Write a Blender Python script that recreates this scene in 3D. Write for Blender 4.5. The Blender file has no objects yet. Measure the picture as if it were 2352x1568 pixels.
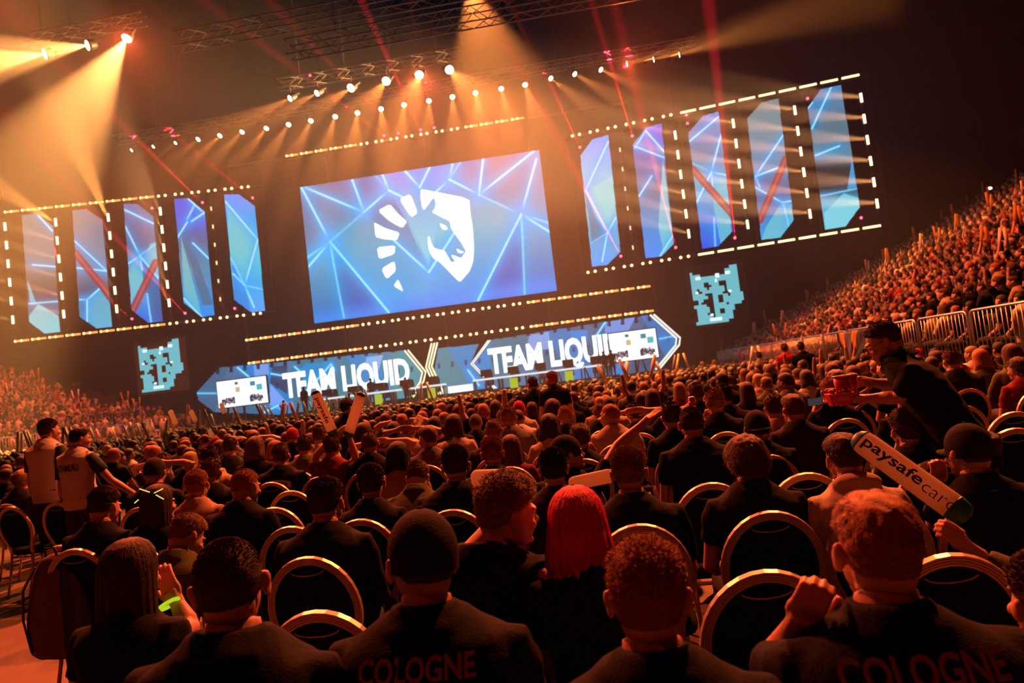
import bpy, bmesh, math, random
import numpy as np
from mathutils import Vector, Matrix, Euler, noise as mnoise
R = math.radians
SC = bpy.context.scene
COL = SC.collection
random.seed(7)
RNG = np.random.default_rng(11)

# ---------------------------------------------------------------- camera
F_PX, IW, IH = 1680.0, 2352, 1568
_yaw, _roll, _pitch = R(6.3), R(6.96), math.atan(92.3/1680.0)
_f0 = np.array([-math.sin(_yaw), math.cos(_yaw), 0]); _r0 = np.array([math.cos(_yaw), math.sin(_yaw), 0]); _u0 = np.array([0, 0, 1.])
FWD = _f0*math.cos(_pitch)+_u0*math.sin(_pitch); _u1 = _u0*math.cos(_pitch)-_f0*math.sin(_pitch)
RGT = _r0*math.cos(_roll)-_u1*math.sin(_roll); UPV = _u1*math.cos(_roll)+_r0*math.sin(_roll)
EYE = np.array([0, 0, 1.6])
cam_d = bpy.data.cameras.new('camera'); cam = bpy.data.objects.new('camera', cam_d); COL.objects.link(cam)
cam.matrix_world = Matrix(((RGT[0], UPV[0], -FWD[0], EYE[0]), (RGT[1], UPV[1], -FWD[1], EYE[1]), (RGT[2], UPV[2], -FWD[2], EYE[2]), (0, 0, 0, 1)))
cam_d.sensor_width = 36; cam_d.lens = F_PX/IW*36; cam_d.clip_end = 200; cam_d.clip_start = .05
cam_d.dof.use_dof = True; cam_d.dof.focus_distance = 3.6; cam_d.dof.aperture_fstop = 3.5
SC.camera = cam

def ray(u, v): return FWD+RGT*((u-IW/2)/F_PX)+UPV*(-(v-IH/2)/F_PX)
def at_y(u, v, y):
    d = ray(u, v); return EYE+d*(y/d[1])
def at_z(u, v, z):
    d = ray(u, v); return EYE+d*((z-EYE[2])/d[2])
def at_plane(u, v, p0, n):
    d = ray(u, v); return EYE+d*(((np.array(p0)-EYE)@n)/(d@n))
def proj(P):
    q = np.asarray(P, float)-EYE; z = q@FWD
    return IW/2+F_PX*(q@RGT)/z, IH/2-F_PX*(q@UPV)/z

# ---------------------------------------------------------------- render look
SC.view_settings.view_transform = 'Standard'; SC.view_settings.look = 'None'
SC.view_settings.gamma = 1; SC.view_settings.exposure = 0.0; SC.view_settings.use_curve_mapping = False
cy = SC.cycles
cy.max_bounces = 4; cy.diffuse_bounces = 1; cy.glossy_bounces = 2; cy.transmission_bounces = 3; cy.volume_bounces = 0; cy.transparent_max_bounces = 6
cy.use_denoising = True; cy.use_adaptive_sampling = True; cy.adaptive_threshold = .04; cy.use_light_tree = True; cy.sample_clamp_indirect = 2.0; cy.caustics_reflective = False; cy.caustics_refractive = False
wd = bpy.data.worlds.new('world'); SC.world = wd; wd.use_nodes = True
wd.node_tree.nodes['Background'].inputs[0].default_value = (.09, .018, .010, 1)
wd.node_tree.nodes['Background'].inputs[1].default_value = .012

def s2l(c):
    c = np.asarray(c, float)/255.; return np.where(c <= .04045, c/12.92, ((c+.055)/1.055)**2.4)

# ---------------------------------------------------------------- materials
MATS = {}
def mat(name, col=(.5, .5, .5), rough=.6, metal=0, emit=None, es=1.0, objcol=False, bump=0, bscale=60, spec=.5, sss=0, noise_col=0):
    if name in MATS: return MATS[name]
    m = bpy.data.materials.new(name); m.use_nodes = True; nt = m.node_tree; b = nt.nodes['Principled BSDF']
    b.inputs['Roughness'].default_value = rough; b.inputs['Metallic'].default_value = metal
    b.inputs['Specular IOR Level'].default_value = spec
    b.inputs['Base Color'].default_value = (*col, 1)
    src = None
    if objcol:
        oi = nt.nodes.new('ShaderNodeObjectInfo'); src = oi.outputs['Color']
    if noise_col:
        tx = nt.nodes.new('ShaderNodeTexNoise'); tx.inputs['Scale'].default_value = bscale*.4; tx.inputs['Detail'].default_value = 4
        tc = nt.nodes.new('ShaderNodeTexCoord'); nt.links.new(tc.outputs['Object'], tx.inputs['Vector'])
        mr = nt.nodes.new('ShaderNodeMapRange'); mr.inputs[3].default_value = 1-noise_col; mr.inputs[4].default_value = 1+noise_col
        nt.links.new(tx.outputs[0], mr.inputs[0])
        mx = nt.nodes.new('ShaderNodeMix'); mx.data_type = 'RGBA'; mx.blend_type = 'MULTIPLY'; mx.inputs[0].default_value = 1
        if src: nt.links.new(src, mx.inputs[6])
        else: mx.inputs[6].default_value = (*col, 1)
        cmb = nt.nodes.new('ShaderNodeCombineColor')
        for i in range(3): nt.links.new(mr.outputs[0], cmb.inputs[i])
        nt.links.new(cmb.outputs[0], mx.inputs[7]); src = mx.outputs[2]
    if src: nt.links.new(src, b.inputs['Base Color'])
    if bump:
        tx = nt.nodes.new('ShaderNodeTexNoise'); tx.inputs['Scale'].default_value = bscale; tx.inputs['Detail'].default_value = 3
        tc = nt.nodes.new('ShaderNodeTexCoord'); nt.links.new(tc.outputs['Object'], tx.inputs['Vector'])
        bp = nt.nodes.new('ShaderNodeBump'); bp.inputs['Strength'].default_value = bump; bp.inputs['Distance'].default_value = .01
        nt.links.new(tx.outputs[0], bp.inputs['Height']); nt.links.new(bp.outputs[0], b.inputs['Normal'])
    if sss:
        b.inputs['Subsurface Weight'].default_value = sss; b.inputs['Subsurface Radius'].default_value = (.02, .006, .003)
        b.inputs['Subsurface Scale'].default_value = 1.0
    if emit is not None:
        b.inputs['Emission Color'].default_value = (*emit, 1); b.inputs['Emission Strength'].default_value = es
    MATS[name] = m; return m

def film(name, col, rough=.35):      # thin film that lets light through
    m = mat(name, col, rough); nt = m.node_tree; b = nt.nodes['Principled BSDF']; o = nt.nodes['Material Output']
    t = nt.nodes.new('ShaderNodeBsdfTranslucent'); t.inputs[0].default_value = (*col, 1); x = nt.nodes.new('ShaderNodeMixShader'); x.inputs[0].default_value = .6
    nt.links.new(b.outputs[0], x.inputs[1]); nt.links.new(t.outputs[0], x.inputs[2]); nt.links.new(x.outputs[0], o.inputs[0]); return m
def emat(name, col, es, sample=False):
    if name in MATS: return MATS[name]
    m = bpy.data.materials.new(name); m.use_nodes = True; nt = m.node_tree
    for n in list(nt.nodes): nt.nodes.remove(n)
    e = nt.nodes.new('ShaderNodeEmission'); e.inputs[0].default_value = (*col, 1); e.inputs[1].default_value = es
    o = nt.nodes.new('ShaderNodeOutputMaterial'); nt.links.new(e.outputs[0], o.inputs[0])
    m.cycles.emission_sampling = 'FRONT_BACK' if sample else 'NONE'
    MATS[name] = m; return m

def vmat(name, es, sample=False):      # a screen: shows the picture stored on its pixels
    if name in MATS: return MATS[name]
    m = bpy.data.materials.new(name); m.use_nodes = True; nt = m.node_tree
    for n in list(nt.nodes): nt.nodes.remove(n)
    a = nt.nodes.new('ShaderNodeAttribute'); a.attribute_name = 'picture'
    e = nt.nodes.new('ShaderNodeEmission'); e.inputs[1].default_value = es; nt.links.new(a.outputs['Color'], e.inputs[0])
    o = nt.nodes.new('ShaderNodeOutputMaterial'); nt.links.new(e.outputs[0], o.inputs[0])
    m.cycles.emission_sampling = 'FRONT' if sample else 'NONE'
    MATS[name] = m; return m

# ---------------------------------------------------------------- scene helpers
def tag(o, label=None, cat=None, group=None, kind=None):
    if label: o['label'] = label
    if cat: o['category'] = cat
    if group: o['group'] = group
    if kind: o['kind'] = kind
    return o
def empty(name, loc=(0, 0, 0), rz=0):
    o = bpy.data.objects.new(name, None); COL.objects.link(o); o.location = loc; o.rotation_euler = (0, 0, rz); o.empty_display_size = .1
    return o
def mesh_obj(name, verts, faces, m=None, parent=None, smooth=False, loc=None, rz=0):
    me = bpy.data.meshes.new(name); me.from_pydata([tuple(map(float, v)) for v in verts], [], [tuple(int(i) for i in f) for f in faces]); me.update()
    if smooth: me.polygons.foreach_set('use_smooth', [True]*len(me.polygons))
    o = bpy.data.objects.new(name, me); COL.objects.link(o)
    if m: me.materials.append(m)
    if parent: o.parent = parent
    if loc is not None: o.location = loc
    if rz: o.rotation_euler = (0, 0, rz)
    return o
def link(name, me, parent=None, color=None):
    o = bpy.data.objects.new(name, me); COL.objects.link(o)
    if parent: o.parent = parent
    if color is not None: o.color = (*color, 1)
    return o

class MB:
    """collects simple solids into one mesh"""
    def __init__(s): s.v = []; s.f = []
    def add(s, v, f):
        n = len(s.v); s.v += [tuple(map(float, x)) for x in v]; s.f += [tuple(int(i)+n for i in q) for q in f]; return s
    def box(s, c, size, M=None):
        hx, hy, hz = size[0]/2, size[1]/2, size[2]/2
        v = [Vector((x, y, z)) for x in (-hx, hx) for y in (-hy, hy) for z in (-hz, hz)]
        if M is not None: v = [M @ p for p in v]
        v = [p+Vector(c) for p in v]
        return s.add(v, [(0, 1, 3, 2), (4, 6, 7, 5), (0, 4, 5, 1), (2, 3, 7, 6), (0, 2, 6, 4), (1, 5, 7, 3)])
    def bx(s, x0, x1, y0, y1, z0, z1): return s.box(((x0+x1)/2, (y0+y1)/2, (z0+z1)/2), (x1-x0, y1-y0, z1-z0))
    def tube(s, pts, r, n=8, closed=False, prof=None):
        pts = [Vector(p) for p in pts]; k = len(pts); rr = r if hasattr(r, '__len__') else [r]*k
        ring = []; up = None
        for i, p in enumerate(pts):
            if closed: t = pts[(i+1) % k]-pts[i-1]
            else: t = pts[min(i+1, k-1)]-pts[max(i-1, 0)]
            t.normalize()
            if up is None:
                up = Vector((0, 0, 1)) if abs(t.z) < .9 else Vector((0, 1, 0))
            a = t.cross(up)
            if a.length < 1e-6: a = t.cross(Vector((1, 0, 0)))
            a.normalize(); b = a.cross(t); up = b
            if prof is None:
                ring.append([p+a*math.cos(q*2*math.pi/n)*rr[i]+b*math.sin(q*2*math.pi/n)*rr[i] for q in range(n)])
            else: ring.append([p+a*x*rr[i]+b*y*rr[i] for x, y in prof])
        m = len(ring[0]); v = [q for rg in ring for q in rg]; f = []
        for i in range(k if closed else k-1):
            j = (i+1) % k
            for q in range(m): f.append((i*m+q, i*m+(q+1) % m, j*m+(q+1) % m, j*m+q))
        if not closed: f.append(tuple(range(m-1, -1, -1))); f.append(tuple((k-1)*m+q for q in range(m)))
        return s.add(v, f)
    def ell(s, c, r, M=None, nu=12, nv=8):
        v = [Vector((0, 0, -1))]; f = []
        for i in range(1, nv):
            th = math.pi*i/nv-math.pi/2
            for j in range(nu):
                ph = 2*math.pi*j/nu; v.append(Vector((math.cos(th)*math.cos(ph), math.cos(th)*math.sin(ph), math.sin(th))))
        v.append(Vector((0, 0, 1))); L = len(v)-1
        for j in range(nu):
            f.append((0, 1+(j+1) % nu, 1+j)); f.append((L, L-nu+j, L-nu+(j+1) % nu))
        for i in range(nv-2):
            for j in range(nu):
                a = 1+i*nu+j; b = 1+i*nu+(j+1) % nu; f.append((a, b, b+nu, a+nu))
        v = [Vector((p.x*r[0], p.y*r[1], p.z*r[2])) for p in v]
        if M is not None: v = [M @ p for p in v]
        return s.add([p+Vector(c) for p in v], f)
    def loft(s, rings, n=20, e=2.4, M=None):
        """rings: (cx,cy,cz,rx,ry) stacked cross-sections"""
        v = []; f = []
        for (cx, cy_, cz, rx, ry) in rings:
            for q in range(n):
                a = 2*math.pi*q/n; ca, sa = math.cos(a), math.sin(a)
                v.append(Vector((cx+rx*math.copysign(abs(ca)**(2/e), ca), cy_+ry*math.copysign(abs(sa)**(2/e), sa), cz)))
        k = len(rings)
        for i in range(k-1):
            for q in range(n): f.append((i*n+q, i*n+(q+1) % n, (i+1)*n+(q+1) % n, (i+1)*n+q))
        f.append(tuple(range(n-1, -1, -1))); f.append(tuple((k-1)*n+q for q in range(n)))
        if M is not None: v = [M @ p for p in v]
        return s.add(v, f)
    def build(s, name, m=None, parent=None, smooth=False, **k): return mesh_obj(name, s.v, s.f, m, parent, smooth, **k)

def aim_obj(o, d):
    o.rotation_euler = Vector(d).to_track_quat('-Z', 'Y').to_euler()
def spot(name, loc, d, power, col, ang, blend=.3, size=.08, parent=None):
    l = bpy.data.lights.new(name, 'SPOT'); l.energy = power; l.color = col; l.spot_size = R(ang); l.spot_blend = blend; l.shadow_soft_size = size
    o = bpy.data.objects.new(name, l); COL.objects.link(o); o.location = loc; aim_obj(o, d)
    if parent: o.parent = parent
    return o

ORANGE = (1, .31, .055); AMBER = (1, .40, .09); RED = (1, .03, .04)
BPOW, APOW, LPOW, COLW, LASW = 27000, 34000, 220000, 56000, 1000000
_q = lambda u, v, y: tuple(at_y(u, v, y)-np.array([0, .12, .05]))
_a, _b, _c, _d, _e = _q(963, 172, 34), _q(291, 88, 30), _q(1440, 147, 40), _q(1092, 212, 40), _q(728, 214, 34)
AUD = [('audience_light', *_c, 0, 5, 7000, (1, .15, .03), 42), ('audience_light', *_b, -3, 6, 14000, (1, .13, .03), 42),
       ('audience_light', *_a, -2, 14, 15000, (1, .16, .035), 46), ('audience_light', *_d, 2, 22, 11000, (1, .15, .035), 50),
       ('stand_fill_light', -2, 17, 20, 13, 20, 42000, (1, .15, .04), 80), ('stand_fill_light', -17, 19, 21, -29, 33, 46000, (1, .13, .035), 64),  # fill spots added out of view to brighten the stands
       ('front_key_light', 7, 20, 19, 0, 2.5, 60000, (1, .155, .038), 52), ('front_key_light', -11, 20, 19, -2, 4, 46000, (1, .12, .035), 60),  # key spots added above the frame to brighten the near crowd
       ('rear_fill_light', -6, -3.5, 15, -4, 6, 560, (1, .05, .035), 80)]  # dim red fill added behind the camera for the crowd's backs

# ---------------------------------------------------------------- audience spots at rig lamps, plus unseen key and fill spots added for light
for nm, x, y, z, tx, ty, pw, col, ang in AUD:
    spot(nm, (x, y, z), (tx-x, ty-y, 1-z), pw, col, ang, .8, .25)

# ---------------------------------------------------------------- haze in the hall
def haze_box():
    m = bpy.data.materials.new('stage haze'); m.use_nodes = True; nt = m.node_tree
    for n in list(nt.nodes): nt.nodes.remove(n)
    v = nt.nodes.new('ShaderNodeVolumeScatter'); v.inputs['Color'].default_value = (.95, .84, .93, 1)
    v.inputs['Density'].default_value = HAZE_D; v.inputs['Anisotropy'].default_value = .35
    o = nt.nodes.new('ShaderNodeOutputMaterial'); nt.links.new(v.outputs[0], o.inputs['Volume'])
    m.cycles.homogeneous_volume = True
    b = MB(); b.bx(-44, 17, 21, 43.3, 1.2, 31.9); h = b.build('stage_haze', m)
    tag(h, 'thin warm stage haze hanging in the air around the rig', 'haze', kind='stuff')
HAZE_D = .0052
haze_box()

# ---------------------------------------------------------------- hall shell
floor_m = mat('hall floor', (.10, .066, .04), .55, bump=.15, bscale=8, noise_col=.25)
black_m = mat('black drape', (.008, .007, .008), .95, spec=0)
dark_m = mat('dark concrete', (.045, .04, .04), .85, noise_col=.2)
conc_m = mat('concrete', (.20, .18, .16), .8, bump=.2, bscale=20, noise_col=.15)
b = MB(); b.bx(-46, 36, -4, 51, -.2, 0); tag(b.build('floor', floor_m), kind='structure')
b = MB(); b.bx(-46, 36, -4, 51, 32, 32.4); tag(b.build('ceiling', mat('black ceiling', (.003, .003, .003), .95, spec=0)), kind='structure')
b = MB(); b.bx(-46, 36, 50, 50.4, 0, 32); tag(b.build('wall_back', black_m), kind='structure')
b = MB(); b.bx(-46.4, -46, -4, 50.4, 0, 32); tag(b.build('wall_left', black_m), kind='structure')
b = MB(); b.bx(36, 36.4, -4, 50.4, 0, 32); tag(b.build('wall_right', black_m), kind='structure')
b = MB(); b.bx(-46, 36, -4.4, -4, 0, 32); tag(b.build('wall_front', black_m), kind='structure')

STEP_D, STEP_H = .85, .39
def stand(name, x0, sx, y0, y1, rows, label):
    t = empty(name, (x0, (y0+y1)/2, 0)); tag(t, label, 'grandstand')
    b = MB()
    for k in range(rows):
        a, c = sorted((x0+sx*(k*STEP_D+.02), x0+sx*((k+1)*STEP_D+.02)))
        b.bx(a-x0, c-x0, y0-(y0+y1)/2, y1-(y0+y1)/2, 0, .8+k*STEP_H)
    b.build('tiers', dark_m, t)
    b = MB(); a, c = sorted((0, -sx*.12)); b.bx(a, c, y0-(y0+y1)/2, y1-(y0+y1)/2, 0, .8); b.build('front_wall', conc_m, t)
    return t
stand('grandstand', 6.5, 1, 6, 47, 24, 'dark stepped grandstand rising behind the railing on the right')
stand('grandstand', -25, -1, 24, 45.5, 20, 'dark stepped grandstand at the far left behind the white board')

# upper balcony fronts, hardly lit
b = MB(); b.bx(27.5, 35.9, 8, 48, 12.2, 13.2); o = b.build('balcony_front', mat('balcony', (.14, .05, .03), .8)); tag(o, 'dark upper balcony front above the right grandstand', 'balcony')
b = MB(); b.bx(-45.9, -43, 8, 48, 12.2, 13.2); o = b.build('balcony_front', MATS['balcony']); tag(o, 'dark upper balcony front above the left grandstand', 'balcony')

# ---------------------------------------------------------------- crowd barriers
rail_m = mat('galvanised rail', (.55, .5, .5), .35, .8)
def barrier(name, p0, p1, z, label, group, nb=14, h=1.06):
    """one steel crowd barrier panel from p0 to p1, standing at height z"""
    L = math.dist(p0, p1); t = empty(name, (p0[0], p0[1], z), math.atan2(p1[1]-p0[1], p1[0]-p0[0])); tag(t, label, 'barrier', group)
    g = .03; r = .12; pts = []
    for cx, cz, a0 in ((g+r, h-r, 180), (L-g-r, h-r, 90)):
        for k in range(7): a = R(a0-k*15); pts.append((cx+r*math.cos(a), 0, cz+r*math.sin(a)))
    pts = [(g, 0, .06)]+pts+[(L-g, 0, .06)]
    MB().tube(pts, .021, 8).build('rail_frame', rail_m, t, True)
    MB().tube([(g, 0, .14), (L-g, 0, .14)], .016, 6).build('bottom_rail', rail_m, t, True)
    b = MB()
    for i in range(1, nb): b.tube([(g+(L-2*g)*i/nb, 0, .14), (g+(L-2*g)*i/nb, 0, h-.01)], .009, 5)
    b.build('bars', rail_m, t, True)
    b = MB()
    for x in (.25, L-.25): b.box((x, 0, .03), (.06, .5, .05))
    b.build('feet', rail_m, t)
    return t
ordn = ['first', 'second', 'third', 'fourth', 'fifth', 'sixth', 'seventh', 'eighth', 'ninth', 'tenth', 'eleventh', 'twelfth', 'thirteenth', 'fourteenth', 'fifteenth', 'sixteenth', 'seventeenth', 'eighteenth', 'nineteenth', 'twentieth', 'twenty-first', 'twenty-second', 'twenty-third', 'twenty-fourth', 'twenty-fifth', 'twenty-sixth', 'twenty-seventh', 'twenty-eighth', 'twenty-ninth', 'thirtieth', 'thirty-first', 'thirty-second', 'thirty-third', 'thirty-fourth', 'thirty-fifth', 'thirty-sixth', 'thirty-seventh', 'thirty-eighth', 'thirty-ninth', 'fortieth']
for k in range(15):
    y = 9.3+k*2.05
    barrier('crowd_barrier', (6.42, y), (6.42, y+2.0), .80, 'steel barrier on the right wall, %s counted from the near end' % ordn[k], 'barriers along the right grandstand')
for k in range(5):
    y = 25+k*2.3
    barrier('crowd_barrier', (-24.9, y), (-24.9, y+2.2), .80, 'steel barrier on the left grandstand wall, %s from the near end' % ordn[k], 'barriers along the left grandstand')
# handrail climbing in the right stand, seen as a slanted row of rails
for k in range(7):
    y = 19+k*2.1; zz = .8+7*STEP_H
    barrier('crowd_barrier', (6.5+7*STEP_D, y), (6.5+7*STEP_D, y+2.0), zz-STEP_H+.02, 'steel rail halfway up the right grandstand, %s from the near end' % ordn[k], 'rails halfway up the right grandstand', 10, 1.0)

# ---------------------------------------------------------------- stage
YS = 42.0
stage_m = mat('stage deck', (.03, .03, .035), .4)
b = MB(); b.bx(-24.9, 6.4, 37.6, 46, 0, 1.15); tag(b.build('stage_platform', stage_m), 'long black stage platform behind the crowd', 'stage')
b = MB(); b.bx(-24.8, 6.3, 43.4, 43.6, 1.15, 20); tag(b.build('stage_backdrop', black_m), 'tall black drape backdrop behind the stage screens', 'backdrop')

# --- painted pixels
def seg_dist(U, V, a, b):
    ax, ay = a; bx, by = b; dx, dy = bx-ax, by-ay; L2 = dx*dx+dy*dy+1e-9
    t = np.clip(((U-ax)*dx+(V-ay)*dy)/L2, 0, 1); return np.hypot(U-ax-t*dx, V-ay-t*dy)
def inside(U, V, poly):
    r = np.zeros(U.shape, bool); n = len(poly)
    for i in range(n):
        (x1, y1), (x2, y2) = poly[i], poly[(i+1) % n]
        c = ((y1 > V) != (y2 > V)); xi = (x2-x1)*(V-y1)/((y2-y1) if y2 != y1 else 1e-9)+x1
        r ^= c & (U < xi)
    return r
def over(C, mask, col, a=1.0):
    a = np.asarray(a)*np.ones(mask.shape); w = (mask*a)[..., None]; return C*(1-w)+np.asarray(col)*w
def lerp3(t, stops):
    t = np.clip(t, 0, 1); xs = [s[0] for s in stops]; return np.stack([np.interp(t, xs, [s[1][i] for s in stops]) for i in range(3)], -1)
def lines(C, U, V, segs, core=2.2, glow=9, colr=(170, 215, 255), gcol=(20, 150, 255), ga=.55):
    for sg in segs:
        a, b = sg[0], sg[1]; k = sg[2] if len(sg) > 2 else 1.0
        d = seg_dist(U, V, a, b)
        C = over(C, np.ones(U.shape), gcol, ga*k*np.exp(-(d/glow)**1.3))
        C = over(C, np.ones(U.shape), colr, k*np.clip(core+.8-d, 0, 1))
    return C

def pixel_screen(name, p0, du, poly, cell, paint, mtl, thick=.12, parent=None):
    """flat LED screen in the vertical plane through p0 along du; poly = outline corners (s, z) on that plane"""
    p0 = np.array(p0, float); du = np.array(du, float)
    s = np.array([q[0] for q in poly]); z = np.array([q[1] for q in poly])
    ns = int(math.ceil((s.max()-s.min())/cell))+1; nz = int(math.ceil((z.max()-z.min())/cell))+1
    S, Z = np.meshgrid(np.linspace(s.min(), s.max(), ns), np.linspace(z.min(), z.max(), nz))
    P = p0[None, None, :]+S[..., None]*du+Z[..., None]*np.array([0, 0, 1.])
    q = P-EYE; dd = q@FWD; U = IW/2+F_PX*(q@RGT)/dd; V = IH/2-F_PX*(q@UPV)/dd
    C = paint(U, V); C = C*np.array([.84, 1.06, 1.0])
    lin = s2l(np.clip(C, 0, 255))
    cs = (S[:-1, :-1]+S[1:, 1:])/2; cz = (Z[:-1, :-1]+Z[1:, 1:])/2
    keep = inside(cs, cz, poly)
    idx = np.arange(ns*nz).reshape(nz, ns)
    quad = np.stack([idx[:-1, :-1], idx[:-1, 1:], idx[1:, 1:], idx[1:, :-1]], -1)[keep]
    used = np.unique(quad); remap = -np.ones(ns*nz, int); remap[used] = np.arange(len(used))
    quad = remap[quad]; co = P.reshape(-1, 3)[used]; cl = lin.reshape(-1, 3)[used]
    me = bpy.data.meshes.new(name)
    me.vertices.add(len(co)); me.vertices.foreach_set('co', co.ravel().astype('f'))
    me.loops.add(quad.size); me.loops.foreach_set('vertex_index', quad.ravel().astype('i'))
    me.polygons.add(len(quad)); me.polygons.foreach_set('loop_start', (np.arange(len(quad))*4).astype('i')); me.polygons.foreach_set('loop_total', np.full(len(quad), 4, 'i'))
    me.update(); me.validate()
    at = me.color_attributes.new('picture', 'FLOAT_COLOR', 'POINT')
    at.data.foreach_set('color', np.concatenate([cl, np.ones((len(cl), 1))], 1).ravel().astype('f'))
    me.materials.append(mtl)
    o = bpy.data.objects.new(name, me); COL.objects.link(o)
    if parent: o.parent = parent
    # cabinet behind
    nrm = np.array([-du[1], du[0], 0.]);
    if nrm[1] < 0: nrm = -nrm
    front = [p0+a*du+c*np.array([0, 0, 1.])+nrm*.02 for a, c in poly]; back = [f+nrm*thick for f in front]; n = len(poly)
    fc = [tuple(range(n)), tuple(range(2*n-1, n-1, -1))]+[(i, (i+1) % n, n+(i+1) % n, n+i) for i in range(n)]
    return o, (front+back, fc)

def poly_on(px, p0, du):
    n = np.array([-du[1], du[0], 0.]); out = []
    for u, v in px:
        P = at_plane(u, v, p0, n)-np.array(p0); out.append((P@np.array(du), P[2]+p0[2]))
    return out
def screen_thing(name, px, p0, du, cell, paint, mtl, label, group=None, cat='screen', snap=None):
    p0 = np.array([p0[0], p0[1], 0.]); pl = snap if snap else poly_on(px, p0, du)
    t = empty(name, tuple(p0)); tag(t, label, cat, group)
    o, (cv, cf) = pixel_screen('display', p0, du, pl, cell, paint, mtl)
    o.parent = t; o.location = (-p0[0], -p0[1], 0)
    c = mesh_obj('cabinet', cv, cf, mat('screen cabinet', (.015, .015, .018), .6), t, loc=(-p0[0], -p0[1], 0))
    return t

SCR = vmat('screen pixels', 1.12, True)
SCR2 = vmat('booth pixels', 1.25, True)
# main screen
def paint_main(U, V):
    # horizontal position 0..1 and height 0..1 inside the picture
    a = (U-690)/(1228-690-0.0); w = (U-(690+(V-430)*.087))/(545); yt = 428-(U-690)*.154; h = (V-yt)/312.
    top = lerp3(w, [(0, (96, 92, 140)), (.25, (95, 88, 160)), (.42, (98, 110, 235)), (.6, (95, 120, 240)), (.78, (100, 90, 150)), (1, (95, 100, 150))])
    mid = lerp3(w, [(0, (70, 120, 175)), (.2, (110, 170, 210)), (.5, (110, 180, 220)), (.8, (130, 185, 215)), (1, (70, 145, 200))])
    bot = lerp3(w, [(0, (20, 130, 195)), (.3, (0, 95, 215)), (.5, (10, 120, 240)), (.75, (0, 90, 215)), (1, (10, 100, 200))])
    hh = np.clip(h, 0, 1)[..., None]
    C = np.where(hh < .5, top*(1-hh*2)+mid*hh*2, mid*(1-(hh-.5)*2)+bot*(hh-.5)*2)
    def facet(poly, c0, c1, al=.8):
        nonlocal C
        ys = [p[1] for p in poly]; t = ((V-min(ys))/(max(ys)-min(ys)+1e-6))
        C = over(C, inside(U, V, poly), lerp3(t, [(0, c0), (1, c1)]), al)
    facet([(767, 608), (790, 728), (893, 717), (758, 555)], (70, 130, 180), (0, 70, 180))
    facet([(703, 593), (717, 738), (790, 728), (767, 608), (758, 555)], (120, 170, 200), (10, 100, 190), .7)
    facet([(758, 555), (893, 717), (985, 700), (985, 625), (905, 552), (836, 487)], (100, 140, 175), (0, 165, 250), .75)
    facet([(985, 625), (985, 705), (1098, 690), (1197, 492), (1100, 447), (1042, 537)], (130, 165, 195), (0, 150, 245), .7)
    facet([(1197, 492), (1098, 690), (1205, 675), (1200, 545)], (60, 120, 180), (0, 70, 190))
    facet([(1197, 492), (1200, 545), (1205, 675), (1282, 667), (1267, 535)], (110, 160, 195), (0, 110, 210), .7)
    facet([(692, 430), (758, 555), (836, 487)], (100, 92, 140), (80, 150, 205), .75)
    facet([(1100, 447), (1197, 492), (1232, 365), (1226, 347)], (110, 100, 150), (60, 130, 190), .7)
    facet([(893, 437), (836, 487), (905, 552), (985, 625), (930, 500)], (100, 90, 150), (40, 140, 210), .7)
    facet([(912, 440), (985, 612), (1010, 500), (1003, 440), (962, 425)], (70, 150, 225), (165, 210, 230), .85)
    C = over(C, (h > .9), (40, 130, 245), np.clip((h-.9)*8, 0, .8))
    segs = [((700, 430), (835, 487)), ((808, 410), (836, 487)), ((836, 487), (893, 437)), ((893, 437), (862, 402), .5), ((893, 437), (878, 400)), ((893, 437), (930, 455)),
            ((930, 392), (964, 430)), ((964, 430), (987, 384)), ((1002, 440), (1032, 412)), ((1032, 412), (1040, 375)), ((1032, 412), (1058, 371), .5), ((1032, 412), (1100, 447)),
            ((1100, 447), (1226, 347)), ((1100, 447), (1110, 363)), ((1232, 365), (1197, 492)), ((1100, 447), (1197, 492), .55), ((1197, 492), (1264, 513)), ((1197, 492), (1267, 535)),
            ((1197, 492), (1200, 545)), ((1197, 492), (1098, 690)), ((692, 430), (758, 555)), ((758, 555), (703, 593)), ((758, 555), (706, 615)), ((758, 555), (767, 608)),
            ((758, 555), (893, 717)), ((758, 555), (836, 487), .45), ((767, 608), (790, 728), .6), ((1200, 545), (1205, 675), .6), ((905, 552), (985, 625)), ((985, 625), (1042, 537))]
    return lines(C, U, V, segs, 2.3, 15, colr=(165, 220, 255), gcol=(0, 160, 255), ga=.75)
main_rect = [(-16.3, 6.5), (-1.7, 6.5), (-1.7, 14.8), (-16.3, 14.8)]
main = screen_thing('main_screen', None, (0, YS), (1, 0, 0), .028, paint_main, SCR, 'huge main screen with a white horse crest on blue glowing facets', cat='screen', snap=main_rect)
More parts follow.
